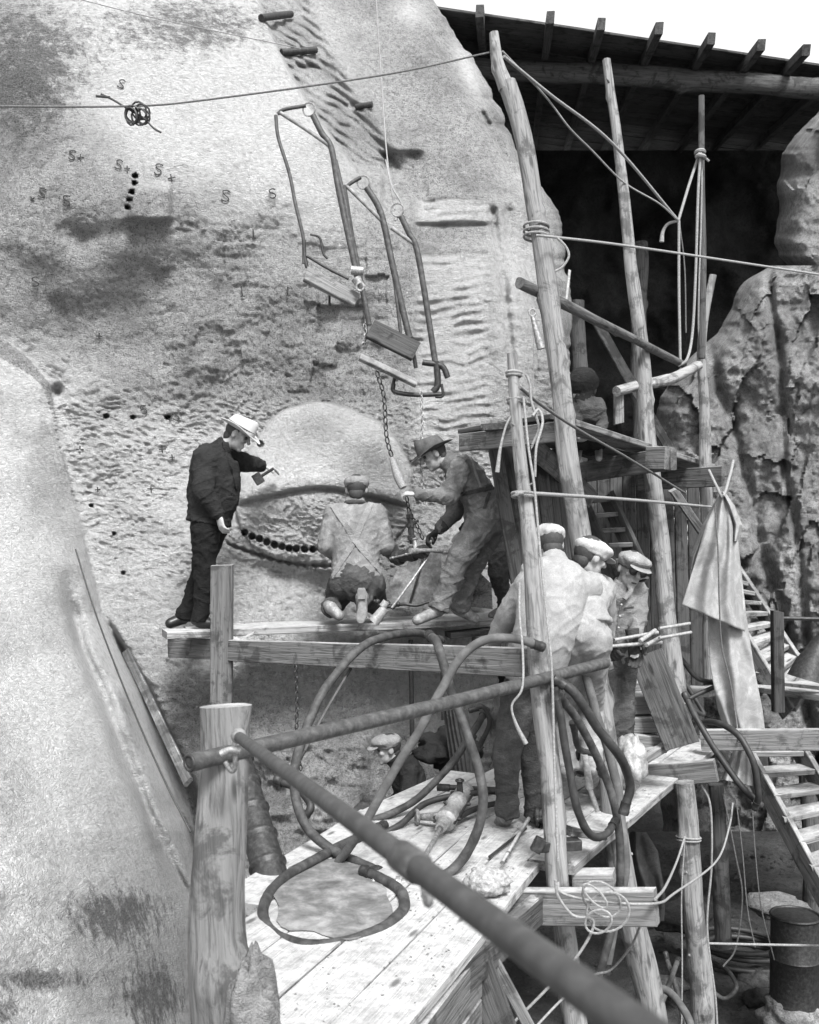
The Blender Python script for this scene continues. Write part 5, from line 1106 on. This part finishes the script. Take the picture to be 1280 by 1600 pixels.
skin_ribbon(jc, pc, [(722, 772), (740, 768), (758, 764), (775, 760)], .018, 'denim_d', 'waist_seam', .007); skin_ribbon(jc, pc, [(733, 712), (742, 735), (752, 765)], .010, 'denim_e', 'overall_strap', .007)
skin_ribbon(jc, pc, [(765, 770), (755, 800), (742, 830)], .012, 'denim_d', 'pocket_edge', .008)
# D. dark worker behind him, mostly hidden
d = 8.75
person('dark clothed worker half hidden behind the bent man, only his legs clear',
 dict(head=(742, 752, d), neck=(752, 765, d), chest=(762, 778, d), waist=(778, 805, d), pelvis=(786, 828, d), sl=(758, 775, d-.15), sr=(758, 778, d+.15), el=(745, 805, d-.2), wl=(725, 830, d-.2), er=(745, 805, d+.2), wr=(725, 830, d+.2),
      hl=(780, 838, d-.09), hr=(792, 838, d+.09), kl=(778, 895, d-.1), kr=(806, 890, d+.1), al=(792, 950, d), ar=(822, 950, d+.1), tl=(770, 962, d), tr=(800, 962, d+.1)),
 look=(-.9, 0, -.4), jm='black', tm='denim_d', build=.95, hat=('cap', 'felt_d', 0), voxel=.011, fold=.01)
# E. pale jacketed man standing with his back to us (blurred in the photograph)
d = 5.75
pe_, je_ = person('worker in pale jacket with his back turned, dark trousers, standing on the lower deck',
 dict(head=(858, 852, d+.25), neck=(866, 880, d+.15), chest=(866, 912, d+.05), waist=(852, 985, d-.08), pelvis=(832, 1050, d-.02), sl=(828, 916, d+.02), sr=(915, 920, d+.1), el=(796, 958, d+.12), wl=(772, 1002, d+.2), er=(915, 975, d+.3), wr=(885, 1020, d+.45),
      hl=(816, 1075, d), hr=(852, 1075, d+.05), kl=(792, 1180, d-.02), kr=(832, 1182, d+.12), al=(792, 1272, d+.05), ar=(838, 1272, d+.16), tl=(782, 1288, d+.2), tr=(842, 1284, d+.3)),
 look=(-.2, .95, -.3), jm='denim_l', tm='denim_d', bm_='leather', hat=('cap', 'cap_l', 0), build=1.1, arms=1.12, legs=.95, fold=.006, skirt=.02)
# F. stooping man with pale hat
d = 5.95
person('stooping worker in pale jacket and round pale hat, bending over the pipe end',
 dict(head=(922, 872, d+.05), neck=(916, 896, d+.15), chest=(906, 916, d+.15), waist=(898, 948, d-.08), pelvis=(904, 982, d-.14), sl=(868, 925, d+.2), sr=(938, 922, d+.2), el=(858, 965, d+.3), wl=(862, 1010, d+.4), er=(944, 965, d+.3), wr=(946, 1010, d+.4),
      hl=(888, 998, d-.15), hr=(924, 998, d-.15), kl=(880, 1100, d+.25), kr=(922, 1105, d+.25), al=(882, 1205, d+.1), ar=(925, 1205, d+.1), tl=(880, 1222, d+.3), tr=(925, 1222, d+.3)),
 look=(.85, .4, -.35), hup=(.3, .1, 1), jm='denim_l', tm='denim_l', hat=('cap', 'cap_l', -.01), build=1.12, arms=1.1, legs=1.0, fold=.007, skirt=.0, hl_=1)
mb = MB()
# G. young worker facing us
d = 6.5
pg, jg = person('young worker facing the camera in flat cap and goggles, gloved hands holding steels',
 dict(head=(986, 892, d), neck=(972, 921, d+.04), chest=(969, 938, d+.04), waist=(964, 985, d+.06), pelvis=(960, 1035, d+.1), sl=(997, 926, d+.06), sr=(942, 924, d), el=(999, 966, d-.02), wl=(990, 1000, d-.16), er=(936, 962, d-.06), wr=(948, 994, d-.2),
      hl=(972, 1040, d+.1), hr=(946, 1040, d+.08), kl=(972, 1130, d+.05), kr=(944, 1130, d), al=(970, 1225, d+.1), ar=(942, 1225, d+.05), tl=(972, 1240, d-.05), tr=(938, 1240, d-.1)),
 look=(.22, -.95, -.22), hup=(.28, 0, 1), jm='jacket', tm='denim_d', hat=('cap', 'cap', .0), build=.86, arms=1.05, fold=.010, voxel=.0065,
 hands={'l': ((.1, -.2, -1), (-.4, -.6, 0), .6), 'r': ((.3, -.3, -1), (.4, .5, 0), .9)}, glove=('glove', 'lr'))
h = P(986, 892, d); lk = Vector((.22, -.95, -.22)).normalized(); hu = Vector((.28, 0, 1)); hu = (hu-lk*hu.dot(lk)).normalized(); hs_ = lk.cross(hu)
mb = MB()
for q in (-1, 1): mb.torus(h+lk*.098+hs_*.034*q+hu*.02, lk, .027, .006, 18, 6)
mb.tube([h+lk*.10-hs_*.01+hu*.02, h+lk*.10+hs_*.01+hu*.02], .005, 6); mb.tube(crom([h+lk*.09+hs_*.06+hu*.022, h+hs_*.085+hu*.025, h-lk*.06+hs_*.06+hu*.03], 4), .006, 6); mb.tube(crom([h+lk*.09-hs_*.06+hu*.022, h-hs_*.085+hu*.025, h-lk*.06-hs_*.06+hu*.03], 4), .006, 6)
gg = mb.obj('goggles', M['iron'], pg, smooth=True)
for q in (-1, 1): mb = MB(); mb.ell(h+lk*.096+hs_*.034*q+hu*.02, hs_*.025, hu*.025, lk*.006); mb.obj('goggle_lens', M['glass'], gg, smooth=True)
mb = MB(); mb.ell(h+lk*.092-hu*.058, hs_*.020, hu*.006, lk*.008); mb.obj('mouth', M['hair'], pg, smooth=True)
for q in (-1, 1):
    mb = MB(); c = P(972, 921, 6.5); mb.tube(crom([P(972+q*14, 912, 6.47), P(972+q*13, 924, 6.41), P(972+q*3, 936, 6.38)], 4), [.016]*9, 8, flat=.5); mb.obj('collar', M['jacket'], pg, smooth=True)
skin_ribbon(jg, pg, [(971, 938), (968, 960), (965, 985), (962, 1010)], .008, 'denim', 'placket', .006)
skin_ribbon(jg, pg, [(976, 950), (992, 948)], .004, 'denim_d', 'pocket_seam', .006); skin_ribbon(jg, pg, [(946, 955), (960, 958)], .004, 'denim_d', 'pocket_seam', .006)
for i in range(4):
    mb = MB(); p = P(971-i*2.2, 945+i*18, 6.33); mb.sph(p, .008); mb.obj('button', M['bright'], pg, smooth=True)
# H. hooded man on the upper staging
d = 7.9
person('hooded figure crouching on the upper staging half behind the tallest pole',
 dict(head=(911, 604, d), neck=(912, 626, d), chest=(918, 640, d), waist=(922, 665, d+.1), pelvis=(922, 690, d+.2), sl=(903, 638, d), sr=(936, 640, d), el=(898, 665, d-.05), wl=(905, 680, d-.2), er=(942, 664, d), wr=(935, 676, d-.2),
      hl=(912, 690, d+.2), hr=(932, 690, d+.2), kl=(905, 682, d-.15), kr=(935, 682, d-.15), al=(905, 690, d+.25), ar=(935, 690, d+.25), tl=(903, 716, d), tr=(936, 716, d)),
 look=(-.9, -.1, -.2), jm='denim_d', tm='black', boots=False, hat=('hood', 'black', 0), build=.75, voxel=.011, fold=.009)
# I. man sitting below in the gap
d = 8.1
person('capped worker in dark jacket sitting in the gap below the plank, face in profile',
 dict(head=(606, 1171, d), neck=(622, 1190, d), chest=(636, 1206, d), waist=(642, 1250, d), pelvis=(640, 1290, d), sl=(640, 1205, d-.17), sr=(636, 1205, d+.17), el=(636, 1250, d-.24), wl=(600, 1265, d-.25), er=(625, 1245, d+.2), wr=(600, 1262, d+.2),
      hl=(636, 1292, d-.1), hr=(636, 1292, d+.1), kl=(562, 1275, d-.15), kr=(565, 1270, d+.15), al=(545, 1340, d-.1), ar=(548, 1345, d+.15), tl=(520, 1350, d-.1), tr=(520, 1352, d+.15)),
 look=(-.93, -.3, -.15), jm='suit', tm='denim_d', hat=('cap', 'cap', 0), build=1.0, voxel=.0095, fold=.010)
# dark coat and sacking heaped beside him
lump('coat_heap', P(700, 1170, 8.2), (.24, .16, .16), M['black'], 'dark coat slung in a heap right of the seated worker', 'coat', 41, 4, amp=.5)
clothsheet('hanging_sack', [(1108, 692, 730), (1180, 702, 742), (1215, 708, 745)], 7.9, M['denim_d'], empty('sack', P(715, 1215, 7.9), 'ribbed grey sacking draped behind the arching hose', 'sack'), .02, 6, 3)
# dim figure under the deck, made up as a hanging cloth
clothsheet('figure_drape', [(1300, 985, 1010), (1330, 978, 1028), (1400, 985, 1040), (1440, 995, 1038)], 7.3, M['denim_d'], empty('figure_cloth', P(1010, 1440, 7.3), 'cloth added in place of a dim figure below the far deck', 'coat'), .05, 2, 3)

# ================================================ chips and dirt (nobody could count them)
def chips(name, n, fn, smin, smax, mat, label, cat):
    mb = MB()
    for _ in range(n):
        c = fn(); q = random.uniform(smin, smax); v = []
        R_ = Matrix.Rotation(random.random()*6.28, 3, 'Z')
        for a in ((-1, -.7, 0), (1, -.6, 0), (.8, .8, 0), (-.7, .9, 0), (0.1, 0, .8)): v.append(c+R_@Vector((a[0]*q*random.uniform(.6, 1.3), a[1]*q*random.uniform(.5, 1.2), a[2]*q*random.uniform(.4, 1.1)-.001)))
        mb.add(v, [(0, 1, 4), (1, 2, 4), (2, 3, 4), (3, 0, 4), (3, 2, 1, 0)])
    mb.obj(name, mat, None, label, cat, kind='stuff')
chips('stone_chips', 350, lambda: o0+dirA*random.uniform(.3, 3.1)+sA*random.uniform(.01, .5)+Vector((0, 0, .001)), .0015, .007, M['stone'], 'fine stone chips scattered over the near deck planks', 'chips')
chips('stone_chips', 320, lambda: o1+dirB*random.uniform(.2, 3.2)+sB*random.uniform(.02, .95)+Vector((0, 0, .001)), .002, .008, M['board'], 'dark splinters and chips littering the far deck planks', 'chips')
chips('quarry_rubble', 1500, lambda: Vector((random.uniform(.5, 7), random.uniform(6, 13), GZ+.02)), .012, .05, M['ground'], 'loose rubble covering the quarry floor under the deck', 'rubble')
